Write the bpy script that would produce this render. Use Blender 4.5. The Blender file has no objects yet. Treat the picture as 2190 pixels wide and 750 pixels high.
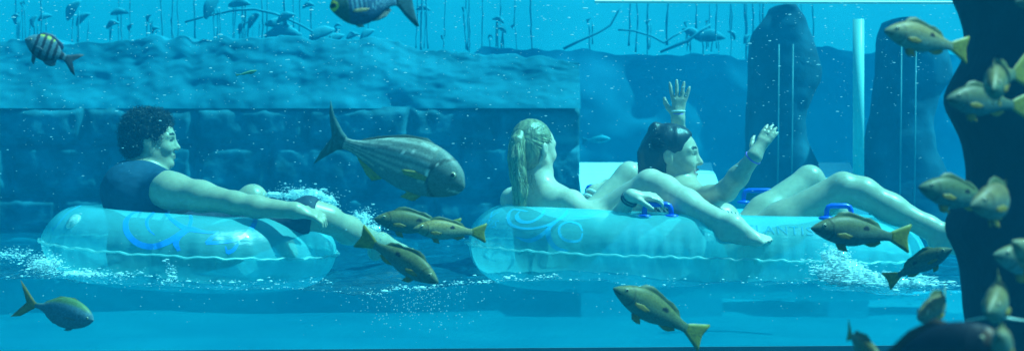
import bpy, bmesh, math, random
import numpy as np
from mathutils import Vector, Matrix
from mathutils.bvhtree import BVHTree

random.seed(7); RNG = np.random.default_rng(7)
SC = bpy.context.scene
COL = SC.collection
FPX, CX, CY, EYE = 3008.0, 1095.0, 354.0, 0.377      # focal length in photo pixels, principal column, horizon row, eye height
WATER = -0.03

def W(px, py, d):
    """world point seen at photo pixel (px, py) at distance d along the view axis"""
    return Vector(((px-CX)/FPX*d, d, EYE-(py-CY)/FPX*d))

# ------------------------------------------------------------------ object helpers
def tag(o, label=None, cat=None, group=None, kind=None):
    if label: o['label'] = label
    if cat: o['category'] = cat
    if group: o['group'] = group
    if kind: o['kind'] = kind
    return o

def link(name, me, mats=None, parent=None, smooth=True):
    o = bpy.data.objects.new(name, me); COL.objects.link(o)
    if mats is not None:
        for m in (mats if isinstance(mats, (list, tuple)) else [mats]): me.materials.append(m)
    if smooth:
        me.polygons.foreach_set('use_smooth', np.ones(len(me.polygons), dtype=bool))
    if parent: o.parent = parent
    return o

def mesh_np(name, V, F, col=None):
    me = bpy.data.meshes.new(name)
    V = np.asarray(V, dtype=np.float32)
    if isinstance(F, np.ndarray):
        n, k = F.shape
        me.vertices.add(len(V)); me.vertices.foreach_set('co', V.ravel())
        me.loops.add(n*k); me.polygons.add(n)
        me.loops.foreach_set('vertex_index', F.astype(np.int32).ravel())
        me.polygons.foreach_set('loop_start', np.arange(0, n*k, k, dtype=np.int32))
        me.update(calc_edges=True); me.validate()
    else:
        me.from_pydata(V.tolist(), [], [tuple(int(i) for i in f) for f in F]); me.update()
    if col is not None:
        a = me.color_attributes.new('Col', 'FLOAT_COLOR', 'POINT')
        c = np.ones((len(V), 4), dtype=np.float32); c[:, :3] = col
        a.data.foreach_set('color', c.ravel())
    return me

def empty(name, loc=(0, 0, 0)):
    o = bpy.data.objects.new(name, None); COL.objects.link(o); o.location = loc; o.empty_display_size = .05
    return o

def adopt(o, root):
    """parent o under root keeping its world place (root is unrotated)"""
    o.parent = root
    o.matrix_parent_inverse = Matrix.Translation(-Vector(root.location))
    return o

class MB:
    """collects simple shapes into one mesh"""
    def __init__(s): s.V = []; s.F = []; s.n = 0
    def add(s, V, F):
        V = np.asarray(V, dtype=np.float64)
        s.V.append(V); s.F += [tuple(int(i)+s.n for i in f) for f in F]; s.n += len(V)
    def box(s, lo, hi):
        x0, y0, z0 = lo; x1, y1, z1 = hi
        V = [(x0,y0,z0),(x1,y0,z0),(x1,y1,z0),(x0,y1,z0),(x0,y0,z1),(x1,y0,z1),(x1,y1,z1),(x0,y1,z1)]
        s.add(V, [(0,3,2,1),(4,5,6,7),(0,1,5,4),(1,2,6,5),(2,3,7,6),(3,0,4,7)])
    def tube(s, P, r, n=8, cap=True):
        P = [Vector(p) for p in P]; m = len(P)
        R = r if isinstance(r, (list, tuple, np.ndarray)) else [r]*m
        V = []; F = []; ref = None
        for i, p in enumerate(P):
            t = (P[min(i+1, m-1)]-P[max(i-1, 0)]).normalized()
            if ref is None:
                ref = Vector((0, 0, 1)) if abs(t.z) < .9 else Vector((1, 0, 0))
            a = (ref-t*ref.dot(t)).normalized(); ref = a; b = t.cross(a)
            for k in range(n):
                q = p+(a*math.cos(2*math.pi*k/n)+b*math.sin(2*math.pi*k/n))*R[i]; V.append(q[:])
        for i in range(m-1):
            for k in range(n):
                F.append((i*n+k, i*n+(k+1) % n, (i+1)*n+(k+1) % n, (i+1)*n+k))
        if cap:
            F.append(tuple(range(n))[::-1]); F.append(tuple((m-1)*n+k for k in range(n)))
        s.add(V, F)
    def ellipsoid(s, c, r, rot=None, nu=10, nv=6):
        V = []; F = []
        for j in range(nv+1):
            th = math.pi*j/nv
            for i in range(nu):
                ph = 2*math.pi*i/nu
                p = Vector((r[0]*math.sin(th)*math.cos(ph), r[1]*math.sin(th)*math.sin(ph), r[2]*math.cos(th)))
                if rot is not None: p = rot @ p
                V.append((Vector(c)+p)[:])
        for j in range(nv):
            for i in range(nu):
                F.append((j*nu+i, (j+1)*nu+i, (j+1)*nu+(i+1) % nu, j*nu+(i+1) % nu))
        s.add(V, F)
    def build(s, name, mat, parent=None, smooth=True):
        me = mesh_np(name, np.concatenate(s.V), s.F)
        return link(name, me, mat, parent, smooth)

# ------------------------------------------------------------------ noise
def _h(ix, iy, iz):
    n = (ix.astype(np.int64)*374761393+iy.astype(np.int64)*668265263+iz.astype(np.int64)*2147483647) & 0xffffffff
    n = ((n ^ (n >> 13))*1274126177) & 0xffffffff
    n = (n ^ (n >> 16)) & 0xffff
    return n/65535.0
def vnoise(x, y, z=0.0):
    x, y, z = np.broadcast_arrays(np.asarray(x, float), np.asarray(y, float), np.asarray(z, float))
    ix, iy, iz = np.floor(x), np.floor(y), np.floor(z)
    fx, fy, fz = x-ix, y-iy, z-iz
    fx, fy, fz = [f*f*(3-2*f) for f in (fx, fy, fz)]
    r = 0
    for dx in (0, 1):
        for dy in (0, 1):
            for dz in (0, 1):
                r = r+_h(ix+dx, iy+dy, iz+dz)*(fx if dx else 1-fx)*(fy if dy else 1-fy)*(fz if dz else 1-fz)
    return r*2-1
def fbm(x, y, z=0.0, o=4):
    r = 0; a = 1.0; t = 0; f = 1.0
    for k in range(o):
        r = r+a*vnoise(np.asarray(x)*f+17.3*k, np.asarray(y)*f-9.1*k, np.asarray(z)*f+3.7*k); t += a; a *= .5; f *= 2.03
    return r/t

# ------------------------------------------------------------------ materials
def new_mat(name):
    m = bpy.data.materials.new(name); m.use_nodes = True
    nt = m.node_tree; nt.nodes.clear()
    out = nt.nodes.new('ShaderNodeOutputMaterial')
    return m, nt, out
def nd(nt, typ, **kw):
    n = nt.nodes.new(typ)
    for k, v in kw.items():
        if k in n.inputs.keys(): n.inputs[k].default_value = v
        else: setattr(n, k, v)
    return n
def c4(c): return (c[0], c[1], c[2], 1.0)
def noise_col(nt, scale, c0, c1, lo=.35, hi=.65, detail=5, coord='Object', rough=.6, stretch=None):
    tc = nd(nt, 'ShaderNodeTexCoord')
    mp = nd(nt, 'ShaderNodeMapping')
    if stretch: mp.inputs['Scale'].default_value = stretch
    nz = nd(nt, 'ShaderNodeTexNoise', Scale=scale, Detail=detail, Roughness=rough)
    cr = nd(nt, 'ShaderNodeValToRGB')
    cr.color_ramp.elements[0].position = lo; cr.color_ramp.elements[0].color = c4(c0)
    cr.color_ramp.elements[1].position = hi; cr.color_ramp.elements[1].color = c4(c1)
    nt.links.new(tc.outputs[coord], mp.inputs['Vector']); nt.links.new(mp.outputs[0], nz.inputs['Vector'])
    nt.links.new(nz.outputs['Fac'], cr.inputs['Fac'])
    return cr.outputs['Color'], nz.outputs['Fac']
def bump(nt, fac, strength, dist, bsdf):
    b = nd(nt, 'ShaderNodeBump', Strength=strength, Distance=dist)
    nt.links.new(fac, b.inputs['Height']); nt.links.new(b.outputs[0], bsdf.inputs['Normal'])
def mat_noise(name, c0, c1, scale=8, rough=.7, bmp=.3, bdist=.01, lo=.35, hi=.65, spec=.3, detail=5, stretch=None):
    m, nt, out = new_mat(name)
    p = nd(nt, 'ShaderNodeBsdfPrincipled', Roughness=rough)
    p.inputs['Specular IOR Level'].default_value = spec
    c, f = noise_col(nt, scale, c0, c1, lo, hi, detail, stretch=stretch)
    nt.links.new(c, p.inputs['Base Color'])
    if bmp: bump(nt, f, bmp, bdist, p)
    nt.links.new(p.outputs[0], out.inputs['Surface'])
    return m
def mat_col(name, rough=.5, spec=.4, sss=0.0, nscale=120, namp=.25, transl=0.0, bdist=.001, bs=.15):
    """colour from the mesh's own pigment attribute, broken up by noise"""
    m, nt, out = new_mat(name)
    p = nd(nt, 'ShaderNodeBsdfPrincipled', Roughness=rough)
    p.inputs['Specular IOR Level'].default_value = spec
    at = nd(nt, 'ShaderNodeVertexColor', layer_name='Col')
    tc = nd(nt, 'ShaderNodeTexCoord')
    nz = nd(nt, 'ShaderNodeTexNoise', Scale=nscale, Detail=3)
    mr = nd(nt, 'ShaderNodeMapRange'); mr.inputs['From Min'].default_value = .3; mr.inputs['From Max'].default_value = .7
    mr.inputs['To Min'].default_value = 1-namp; mr.inputs['To Max'].default_value = 1+namp
    mx = nd(nt, 'ShaderNodeMix', data_type='RGBA', blend_type='MULTIPLY'); mx.inputs['Factor'].default_value = 1
    nt.links.new(tc.outputs['Object'], nz.inputs['Vector']); nt.links.new(nz.outputs['Fac'], mr.inputs['Value'])
    nt.links.new(at.outputs['Color'], mx.inputs[6]); nt.links.new(mr.outputs[0], mx.inputs[7])
    nt.links.new(mx.outputs[2], p.inputs['Base Color'])
    bump(nt, nz.outputs['Fac'], bs, bdist, p)
    if sss:
        p.inputs['Subsurface Weight'].default_value = sss; p.inputs['Subsurface Radius'].default_value = (.02, .008, .005)
    sh = p.outputs[0]
    if transl:
        t = nd(nt, 'ShaderNodeBsdfTranslucent'); nt.links.new(mx.outputs[2], t.inputs['Color'])
        ms = nd(nt, 'ShaderNodeMixShader'); ms.inputs[0].default_value = transl
        nt.links.new(sh, ms.inputs[1]); nt.links.new(t.outputs[0], ms.inputs[2]); sh = ms.outputs[0]
    nt.links.new(sh, out.inputs['Surface'])
    return m

M = {}
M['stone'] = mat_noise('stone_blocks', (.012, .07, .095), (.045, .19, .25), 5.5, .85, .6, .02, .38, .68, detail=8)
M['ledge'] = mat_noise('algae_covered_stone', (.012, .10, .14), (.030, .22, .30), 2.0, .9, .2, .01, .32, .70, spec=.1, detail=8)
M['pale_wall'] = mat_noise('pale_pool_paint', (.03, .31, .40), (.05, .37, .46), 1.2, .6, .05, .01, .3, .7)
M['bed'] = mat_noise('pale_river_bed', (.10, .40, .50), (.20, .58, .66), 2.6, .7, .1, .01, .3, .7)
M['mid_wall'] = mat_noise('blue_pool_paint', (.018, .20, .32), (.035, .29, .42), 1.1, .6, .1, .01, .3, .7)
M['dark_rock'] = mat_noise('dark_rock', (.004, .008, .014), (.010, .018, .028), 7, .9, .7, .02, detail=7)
M['blue_rock'] = mat_noise('blue_rock', (.004, .035, .062), (.012, .08, .125), 6, .85, .5, .02, detail=7)
M['algae'] = mat_noise('dark_reflection', (.03, .20, .27), (.06, .29, .37), 12, .8, .3, .005)  # tone of the dark drips and plant reflections, put into solid shapes
M['white_paint'] = mat_noise('white_paint', (.86, .88, .88), (.92, .92, .91), 6, .5, .05, .004)
M['pole'] = mat_noise('pale_pole', (.25, .50, .48), (.36, .62, .58), 9, .35, .1, .004, stretch=(1, 1, .2))
M['rod'] = mat_noise('thin_rods', (.02, .10, .12), (.10, .24, .27), 9, .5, .1, .004, stretch=(1, 1, .5))
M['sill'] = mat_noise('base_sill', (.03, .07, .10), (.05, .1, .13), 4, .7, .2, .01)
M['sand'] = mat_noise('tank_sand', (.06, .08, .08), (.11, .13, .12), 10, .9, .3, .01)
M['blue_plastic'] = mat_noise('blue_handle_plastic', (.005, .06, .55), (.01, .09, .65), 20, .3, .05, .002, spec=.5)
M['hair_dark'] = mat_noise('dark_hair', (.006, .007, .010), (.022, .022, .026), 90, .42, .6, .004, spec=.5, stretch=(1, 1, .3))
M['hair_curl'] = mat_noise('curly_dark_hair', (.002, .004, .007), (.008, .012, .016), 70, .8, .6, .004, spec=.1)
M['hair_blond'] = mat_noise('wet_blond_hair', (.10, .09, .045), (.34, .28, .15), 70, .4, .8, .004, spec=.5, stretch=(1, 1, .18))
M['strand'] = mat_col('hair_strands', .5, .3, 0, 60, .2)
M['navy'] = mat_noise('navy_cloth', (.003, .035, .075), (.006, .05, .10), 45, .75, .4, .003)
M['shorts'] = mat_noise('dark_swim_shorts', (.02, .03, .05), (.035, .05, .08), 40, .7, .4, .003)
M['skin'] = mat_col('skin', .34, .5, .12, 60, .08, bdist=.0008, bs=.1)
M['fish_body'] = mat_col('fish_scales', .5, .2, 0, 240, .25, bdist=.001, bs=.35)
M['fish_fin'] = mat_col('fish_fin', .5, .4, 0, 160, .15, .35)
M['eye'] = mat_col('fish_eye', .12, .6, 0, 50, .05)
M['band_white'] = mat_noise('white_bangle', (.7, .7, .68), (.8, .8, .78), 40, .3, .05, .002)
M['band_purple'] = mat_noise('purple_wristband', (.25, .10, .5), (.4, .2, .62), 40, .4, .05, .002)
M['band_dark'] = mat_noise('dark_band', (.01, .012, .02), (.02, .025, .03), 40, .4, .05, .002)

def mat_zebra():
    m, nt, out = new_mat('zebra_cloth')
    p = nd(nt, 'ShaderNodeBsdfPrincipled', Roughness=.7)
    tc = nd(nt, 'ShaderNodeTexCoord'); mp = nd(nt, 'ShaderNodeMapping'); mp.inputs['Rotation'].default_value = (0, .6, 0)
    w = nd(nt, 'ShaderNodeTexWave', Scale=28, Distortion=2.0, Detail=1)
    cr = nd(nt, 'ShaderNodeValToRGB'); cr.color_ramp.interpolation = 'CONSTANT'
    cr.color_ramp.elements[0].color = (.01, .01, .015, 1); cr.color_ramp.elements[1].position = .5; cr.color_ramp.elements[1].color = (.8, .8, .75, 1)
    nt.links.new(tc.outputs['Object'], mp.inputs[0]); nt.links.new(mp.outputs[0], w.inputs['Vector']); nt.links.new(w.outputs['Fac'], cr.inputs[0])
    nt.links.new(cr.outputs[0], p.inputs['Base Color']); nt.links.new(p.outputs[0], out.inputs['Surface'])
    return m
M['zebra'] = mat_zebra()

def mat_vinyl(name, tint, body, clear, rough=.12):
    """thin clear plastic film: part see-through, part milky, glossy"""
    m, nt, out = new_mat(name)
    tr = nd(nt, 'ShaderNodeBsdfTransparent', Color=c4(tint))
    p = nd(nt, 'ShaderNodeBsdfPrincipled', Roughness=.34); p.inputs['Specular IOR Level'].default_value = 1.0
    p.inputs['Coat Weight'].default_value = 1.0; p.inputs['Coat Roughness'].default_value = rough
    c, f = noise_col(nt, 6, [b*.85 for b in body], body, .3, .7)
    nt.links.new(c, p.inputs['Base Color'])
    tl = nd(nt, 'ShaderNodeBsdfTranslucent', Color=c4(body))
    m1 = nd(nt, 'ShaderNodeMixShader'); m1.inputs[0].default_value = .5
    nt.links.new(p.outputs[0], m1.inputs[1]); nt.links.new(tl.outputs[0], m1.inputs[2])
    lw = nd(nt, 'ShaderNodeLayerWeight', Blend=.35)
    mr = nd(nt, 'ShaderNodeMapRange'); mr.inputs['To Min'].default_value = 1-clear; mr.inputs['To Max'].default_value = min(1, 1-clear+.35)
    nt.links.new(lw.outputs['Facing'], mr.inputs['Value'])
    m2 = nd(nt, 'ShaderNodeMixShader'); nt.links.new(mr.outputs[0], m2.inputs[0])
    nt.links.new(tr.outputs[0], m2.inputs[1]); nt.links.new(m1.outputs[0], m2.inputs[2])
    nz = nd(nt, 'ShaderNodeTexNoise', Scale=14, Detail=3); bump(nt, nz.outputs['Fac'], .25, .012, p)
    nt.links.new(m2.outputs[0], out.inputs['Surface'])
    return m
M['vinyl'] = mat_vinyl('clear_vinyl', (.80, .98, 1.0), (.24, .86, .90), .55, .06)
M['seam'] = mat_vinyl('welded_seam', (.7, .95, .95), (.45, .85, .85), .4, .3)
M['valve'] = mat_vinyl('valve_vinyl', (.7, .95, .95), (.75, .9, .88), .25, .2)
def mat_ink(name, c, clear):
    m, nt, out = new_mat(name)
    tr = nd(nt, 'ShaderNodeBsdfTransparent', Color=(.9, .97, 1, 1)); p = nd(nt, 'ShaderNodeBsdfPrincipled', Roughness=.3)
    k, f = noise_col(nt, 12, c, [min(1, q*1.2) for q in c], .3, .7); nt.links.new(k, p.inputs['Base Color'])
    ms = nd(nt, 'ShaderNodeMixShader'); ms.inputs[0].default_value = 1-clear
    nt.links.new(tr.outputs[0], ms.inputs[1]); nt.links.new(p.outputs[0], ms.inputs[2]); nt.links.new(ms.outputs[0], out.inputs['Surface'])
    return m
M['print_blue'] = mat_ink('printed_blue_ink', (.02, .26, .80), .25)
M['print_cyan'] = mat_ink('printed_cyan_ink', (.06, .55, .85), .4)
M['print_faint'] = mat_ink('printed_faint_ink', (.10, .55, .75), .72)
M['print_teal'] = mat_ink('printed_teal_ink', (.01, .24, .36), .3)

def mat_drop(name, clear, rough):
    m, nt, out = new_mat(name)
    tr = nd(nt, 'ShaderNodeBsdfTransparent', Color=(.9, .98, 1, 1))
    p = nd(nt, 'ShaderNodeBsdfPrincipled', Roughness=rough); p.inputs['Base Color'].default_value = (.85, .92, .93, 1)
    p.inputs['Specular IOR Level'].default_value = 1.0
    ms = nd(nt, 'ShaderNodeMixShader'); ms.inputs[0].default_value = 1-clear
    nt.links.new(tr.outputs[0], ms.inputs[1]); nt.links.new(p.outputs[0], ms.inputs[2]); nt.links.new(ms.outputs[0], out.inputs['Surface'])
    return m
M['drop'] = mat_drop('water_drop', .35, .05)
M['foam'] = mat_drop('white_foam', .25, .35)
M['sheet'] = mat_drop('thrown_water', .45, .08)
M['bubble'] = mat_drop('bubble', .5, .05)

def mat_water_top():
    m, nt, out = new_mat('river_surface')
    p = nd(nt, 'ShaderNodeBsdfPrincipled', Roughness=.06); p.inputs['Base Color'].default_value = (.012, .16, .24, 1)
    p.inputs['Specular IOR Level'].default_value = .6
    tr = nd(nt, 'ShaderNodeBsdfTransparent', Color=(.35, .8, .88, 1))
    ms = nd(nt, 'ShaderNodeMixShader'); ms.inputs[0].default_value = .36
    tc = nd(nt, 'ShaderNodeTexCoord'); mp = nd(nt, 'ShaderNodeMapping'); mp.inputs['Scale'].default_value = (1, .7, 1)
    nz = nd(nt, 'ShaderNodeTexNoise', Scale=16, Detail=4, Distortion=1.2)
    nt.links.new(tc.outputs['Object'], mp.inputs[0]); nt.links.new(mp.outputs[0], nz.inputs['Vector'])
    bump(nt, nz.outputs['Fac'], .7, .03, p)
    nt.links.new(tr.outputs[0], ms.inputs[1]); nt.links.new(p.outputs[0], ms.inputs[2])
    nt.links.new(ms.outputs[0], out.inputs['Surface'])
    return m
M['water_top'] = mat_water_top()
def mat_water_body():
    m, nt, out = new_mat('river_body')
    c, f = noise_col(nt, 2.2, (.02, .52, .66), (.05, .74, .84), .3, .7, 3, stretch=(.6, 1, 2.2))
    d = nd(nt, 'ShaderNodeBsdfPrincipled', Roughness=.35); nt.links.new(c, d.inputs['Base Color'])
    d.inputs['Specular IOR Level'].default_value = .2
    tl = nd(nt, 'ShaderNodeBsdfTranslucent'); nt.links.new(c, tl.inputs['Color'])
    m1 = nd(nt, 'ShaderNodeMixShader'); m1.inputs[0].default_value = .78
    nt.links.new(d.outputs[0], m1.inputs[1]); nt.links.new(tl.outputs[0], m1.inputs[2])
    tr = nd(nt, 'ShaderNodeBsdfTransparent', Color=(.55, .92, .97, 1))
    m2 = nd(nt, 'ShaderNodeMixShader'); m2.inputs[0].default_value = .76
    nt.links.new(tr.outputs[0], m2.inputs[1]); nt.links.new(m1.outputs[0], m2.inputs[2])
    nt.links.new(m2.outputs[0], out.inputs['Surface'])
    return m
M['water_body'] = mat_water_body()
def mat_pane():
    m, nt, out = new_mat('acrylic')
    tr = nd(nt, 'ShaderNodeBsdfTransparent', Color=(.96, .985, .985, 1)); nt.links.new(tr.outputs[0], out.inputs['Surface'])
    return m
M['pane'] = mat_pane()

# ================================================================== camera, light, air
cam = bpy.data.cameras.new('camera'); camo = bpy.data.objects.new('camera', cam); COL.objects.link(camo)
camo.location = (0, 0, EYE); camo.rotation_euler = (math.radians(90), 0, 0)
cam.sensor_width = 36; cam.lens = FPX/2190*36; cam.clip_end = 200; cam.clip_start = .05
cam.shift_y = -(375-CY)/2190.0
cam.dof.use_dof = True; cam.dof.focus_distance = 4.8; cam.dof.aperture_fstop = 4.5
SC.camera = camo

SUN = Vector((.52, -.035, .85)).normalized()
sl = bpy.data.lights.new('sun', 'SUN'); sl.energy = 5.0; sl.angle = math.radians(.6); sl.color = (1, .96, .9)
so = bpy.data.objects.new('sun', sl); COL.objects.link(so); so.rotation_euler = SUN.to_track_quat('Z', 'Y').to_euler()
wd = bpy.data.worlds.new('World'); SC.world = wd; wd.use_nodes = True
wn = wd.node_tree; wn.nodes.clear()
sky = wn.nodes.new('ShaderNodeTexSky'); sky.sky_type = 'NISHITA'; sky.sun_disc = False
sky.sun_elevation = math.asin(SUN.z); sky.sun_rotation = math.atan2(SUN.x, SUN.y)
bg = wn.nodes.new('ShaderNodeBackground'); bg.inputs['Strength'].default_value = .055
wo = wn.nodes.new('ShaderNodeOutputWorld')
wn.links.new(sky.outputs[0], bg.inputs[0]); wn.links.new(bg.outputs[0], wo.inputs[0])
SC.view_settings.view_transform = 'Standard'; SC.view_settings.look = 'None'; SC.view_settings.gamma = 1
SC.view_settings.exposure = EXPOSURE = 1.36
cy = SC.cycles
cy.use_denoising = True
cy.max_bounces = 8; cy.transparent_max_bounces = 24; cy.volume_bounces = 1; cy.diffuse_bounces = 3; cy.glossy_bounces = 3
cy.sample_clamp_indirect = 4.0

hz = MB(); hz.box((-9, -2.5, -2.1), (9, 15.5, 2.6))
hm, hnt, hout = new_mat('blue_water_haze')
pv = nd(hnt, 'ShaderNodeVolumePrincipled')
pv.inputs['Color'].default_value = (0.0000, 0.0433, 0.0850, 1)
pv.inputs['Density'].default_value = .30
pv.inputs['Anisotropy'].default_value = .2
pv.inputs['Absorption Color'].default_value = (0.022, 0.793, 0.895, 1)
hnt.links.new(pv.outputs[0], hout.inputs['Volume'])
tag(hz.build('haze', hm, smooth=False), kind='stuff')

# ================================================================== setting
def quad_grid(fn, us, vs):
    """grid mesh from fn(U, V) -> (x, y, z) arrays"""
    U, V = np.meshgrid(us, vs)
    X, Y, Z = fn(U, V)
    P = np.stack([X, Y, Z], -1).reshape(-1, 3)
    nu, nv = len(us), len(vs)
    i = np.arange(nu*nv).reshape(nv, nu)
    F = np.stack([i[:-1, :-1], i[:-1, 1:], i[1:, 1:], i[1:, :-1]], -1).reshape(-1, 4)
    return P, F

# tank floor
P, F = quad_grid(lambda u, v: (u, v, -2.0+.06*fbm(u*.8, v*.8)), np.linspace(-40, 40, 120), np.linspace(-25, 40, 100))
tag(link('tank_floor', mesh_np('tank_floor', P, F), M['sand']), kind='structure')

# block wall: rough courses as one height field with depth
DW = 8.0
XR = (1240-CX)/FPX*DW
zc = [-.9, -.55, -.27, EYE-(505-CY)/FPX*DW+.02, EYE-(418-CY)/FPX*DW, EYE-(306-CY)/FPX*DW, EYE-(227-CY)/FPX*DW]
xj = {6: [-40, 172, 412, 655, 872, 1060, 1240], 5: [-120, 18, 212, 415, 572, 795, 985, 1240], 4: [-70, 120, 330, 520, 735, 930, 1120, 1240], 3: [-40, 210, 420, 640, 900, 1240]}
def wall_front(X, Z):
    d = np.full(X.shape, 9.0)
    for k in range(1, len(zc)):
        inr = (Z >= zc[k-1]) & (Z < zc[k])
        dz = np.minimum(Z-zc[k-1], zc[k]-Z)
        js = [(p-CX)/FPX*DW for p in xj.get(k, [-300, 0, 300, 600, 900, 1240])]
        js = [j+.012*math.sin(7*j) for j in js]
        dx = np.full(X.shape, 9.0)
        for j in js[:-1]: dx = np.minimum(dx, np.abs(X-j))
        dd = np.minimum(dz, dx*1.1)
        d = np.where(inr, dd, d)
    d = d+.012*fbm(X*9, Z*9)
    g = np.clip(d/.05, 0, 1); g = g*g*(3-2*g)
    cell = np.zeros(X.shape)
    return .036*g+.014*fbm(X*3.1, Z*3.1, 2)+.016*fbm(X*11, Z*11, 5, 5)
us = np.arange(-5.2, XR+.001, .014); vs = np.arange(-.9, zc[-1]+.001, .0125)
P, F = quad_grid(lambda u, v: (u, DW+.06-wall_front(u, v), v), us, vs)
nu, nv = len(us), len(vs)
# return edge on the right end and back so the wall has its own thickness
idx = np.arange(nu*nv).reshape(nv, nu); base = len(P)
back = P[idx[:, -1]].copy(); back[:, 1] = DW+.55
P = np.concatenate([P, back]); bi = base+np.arange(nv)
F = np.concatenate([F, np.stack([idx[:-1, -1], bi[:-1], bi[1:], idx[1:, -1]], -1)])
tag(link('stone_wall', mesh_np('stone_wall', P, F), M['stone']), 'long wall of large rough stone blocks behind the river', 'stone wall')

# sloping algae ledge on top of the wall
zt = zc[-1]
def ledge(u, v):
    # v 0..1 runs from the wall's top edge backwards and up
    ridge = (.42+.07*fbm(u*1.1, 0*v, 4)+.05*fbm(u*4, 0*v, 9)+.035*fbm(u*13, 0*v, 2))*(1-.30*np.clip((u+.6)/(XR+.6), 0, 1))+.05*np.maximum(0, fbm(u*2.2, 0*v, 12))
    y = DW+.035+v*.17+.05*fbm(u*1.7, v*2, 1)+.012*fbm(u*8, v*4, 3)+.007*fbm(u*22, v*11, 6)
    z = zt-.012+ridge*np.power(v, .9)
    y = np.where(v > .97, y+.6, y)
    return u, y, z
P, F = quad_grid(ledge, np.arange(-5.4, XR+.012, .016), np.linspace(0, 1, 50))
tag(link('stone_ledge', mesh_np('stone_ledge', P, F), M['ledge']), 'sloping algae mottled stone ledge above the block wall', 'stone ledge')

# pale back wall of the pool, leaning away, above the ledge
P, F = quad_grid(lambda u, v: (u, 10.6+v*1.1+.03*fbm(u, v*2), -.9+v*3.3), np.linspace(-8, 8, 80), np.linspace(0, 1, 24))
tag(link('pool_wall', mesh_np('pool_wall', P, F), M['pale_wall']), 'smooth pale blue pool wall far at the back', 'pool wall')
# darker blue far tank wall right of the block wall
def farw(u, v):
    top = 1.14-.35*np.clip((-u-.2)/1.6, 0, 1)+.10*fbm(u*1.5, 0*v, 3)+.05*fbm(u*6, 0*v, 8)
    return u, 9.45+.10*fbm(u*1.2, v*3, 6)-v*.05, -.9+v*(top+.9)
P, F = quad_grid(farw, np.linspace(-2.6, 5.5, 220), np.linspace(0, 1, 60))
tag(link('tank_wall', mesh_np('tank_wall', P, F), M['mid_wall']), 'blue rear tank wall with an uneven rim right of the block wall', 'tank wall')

# rock columns with wavy sides in the far tank, and the near dark pillar
def wavy_column(name, left, right, d, thick, mat, label, cat, ztop=None, rough=.022):
    ys = np.linspace(min(left[0][0], right[0][0]), max(left[-1][0], right[-1][0]), 90)
    lx = np.interp(ys, [a[0] for a in left], [a[1] for a in left]); rx = np.interp(ys, [a[0] for a in right], [a[1] for a in right])
    k = np.ones(5)/5
    lx = np.convolve(np.pad(lx, 2, mode='edge'), k, 'valid'); rx = np.convolve(np.pad(rx, 2, mode='edge'), k, 'valid')
    n = 40; V = []
    for y, a, b in zip(ys, lx, rx):
        c = (a+b)/2; hw = (b-a)/2/FPX*d; z = EYE-(y-CY)/FPX*d; xc = (c-CX)/FPX*d
        for i in range(n):
            t = 2*math.pi*i/n; cs, sn = math.cos(t), math.sin(t)
            V.append((xc+hw*math.copysign(abs(cs)**.8, cs), d+thick*math.copysign(abs(sn)**.8, sn), z))
    V = np.array(V); nz = fbm(V[:, 0]*6, V[:, 1]*6, V[:, 2]*6, 5)
    V[:, 1] += rough*2*nz; V[:, 0] += rough*.35*fbm(V[:, 0]*9+5, V[:, 1]*9, V[:, 2]*9)
    m = len(ys); F = []
    for j in range(m-1):
        for i in range(n):
            F.append((j*n+i, (j+1)*n+i, (j+1)*n+(i+1) % n, j*n+(i+1) % n))
    F.append(tuple(range(n))); F.append(tuple((m-1)*n+i for i in range(n))[::-1])
    return tag(link(name, mesh_np(name, V, F), mat), label, cat)
wavy_column('rock_column', [(18, 1652), (40, 1634), (62, 1616), (75, 1604), (170, 1600), (300, 1597), (600, 1597)],
            [(18, 1690), (36, 1716), (66, 1728), (90, 1738), (125, 1744), (165, 1757), (200, 1737), (250, 1718), (300, 1722), (350, 1745), (390, 1778), (430, 1790), (600, 1800)],
            8.3, .22, M['blue_rock'], 'dim blue rock column with a wavy side behind the waving woman', 'rock column')
wavy_column('rock_column', [(46, 1898), (62, 1884), (80, 1880), (150, 1877), (250, 1865), (350, 1846), (420, 1842), (600, 1840)],
            [(46, 1935), (62, 1975), (90, 2010), (130, 2028), (170, 2032), (200, 2002), (260, 1986), (320, 1996), (370, 2022), (420, 2045), (600, 2060)],
            8.2, .24, M['blue_rock'], 'dim blue rock column between the pale pole and the dark pillar', 'rock column')
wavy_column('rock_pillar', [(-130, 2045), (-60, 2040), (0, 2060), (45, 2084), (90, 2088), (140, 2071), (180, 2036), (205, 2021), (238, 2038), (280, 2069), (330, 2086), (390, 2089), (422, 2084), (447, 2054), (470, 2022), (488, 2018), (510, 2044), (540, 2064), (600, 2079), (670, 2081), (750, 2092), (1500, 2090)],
            [(-130, 2700), (1500, 2720)], 2.8, .26, M['dark_rock'], 'black rock pillar with a scalloped edge nearest the camera', 'rock pillar', rough=.015)

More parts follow.
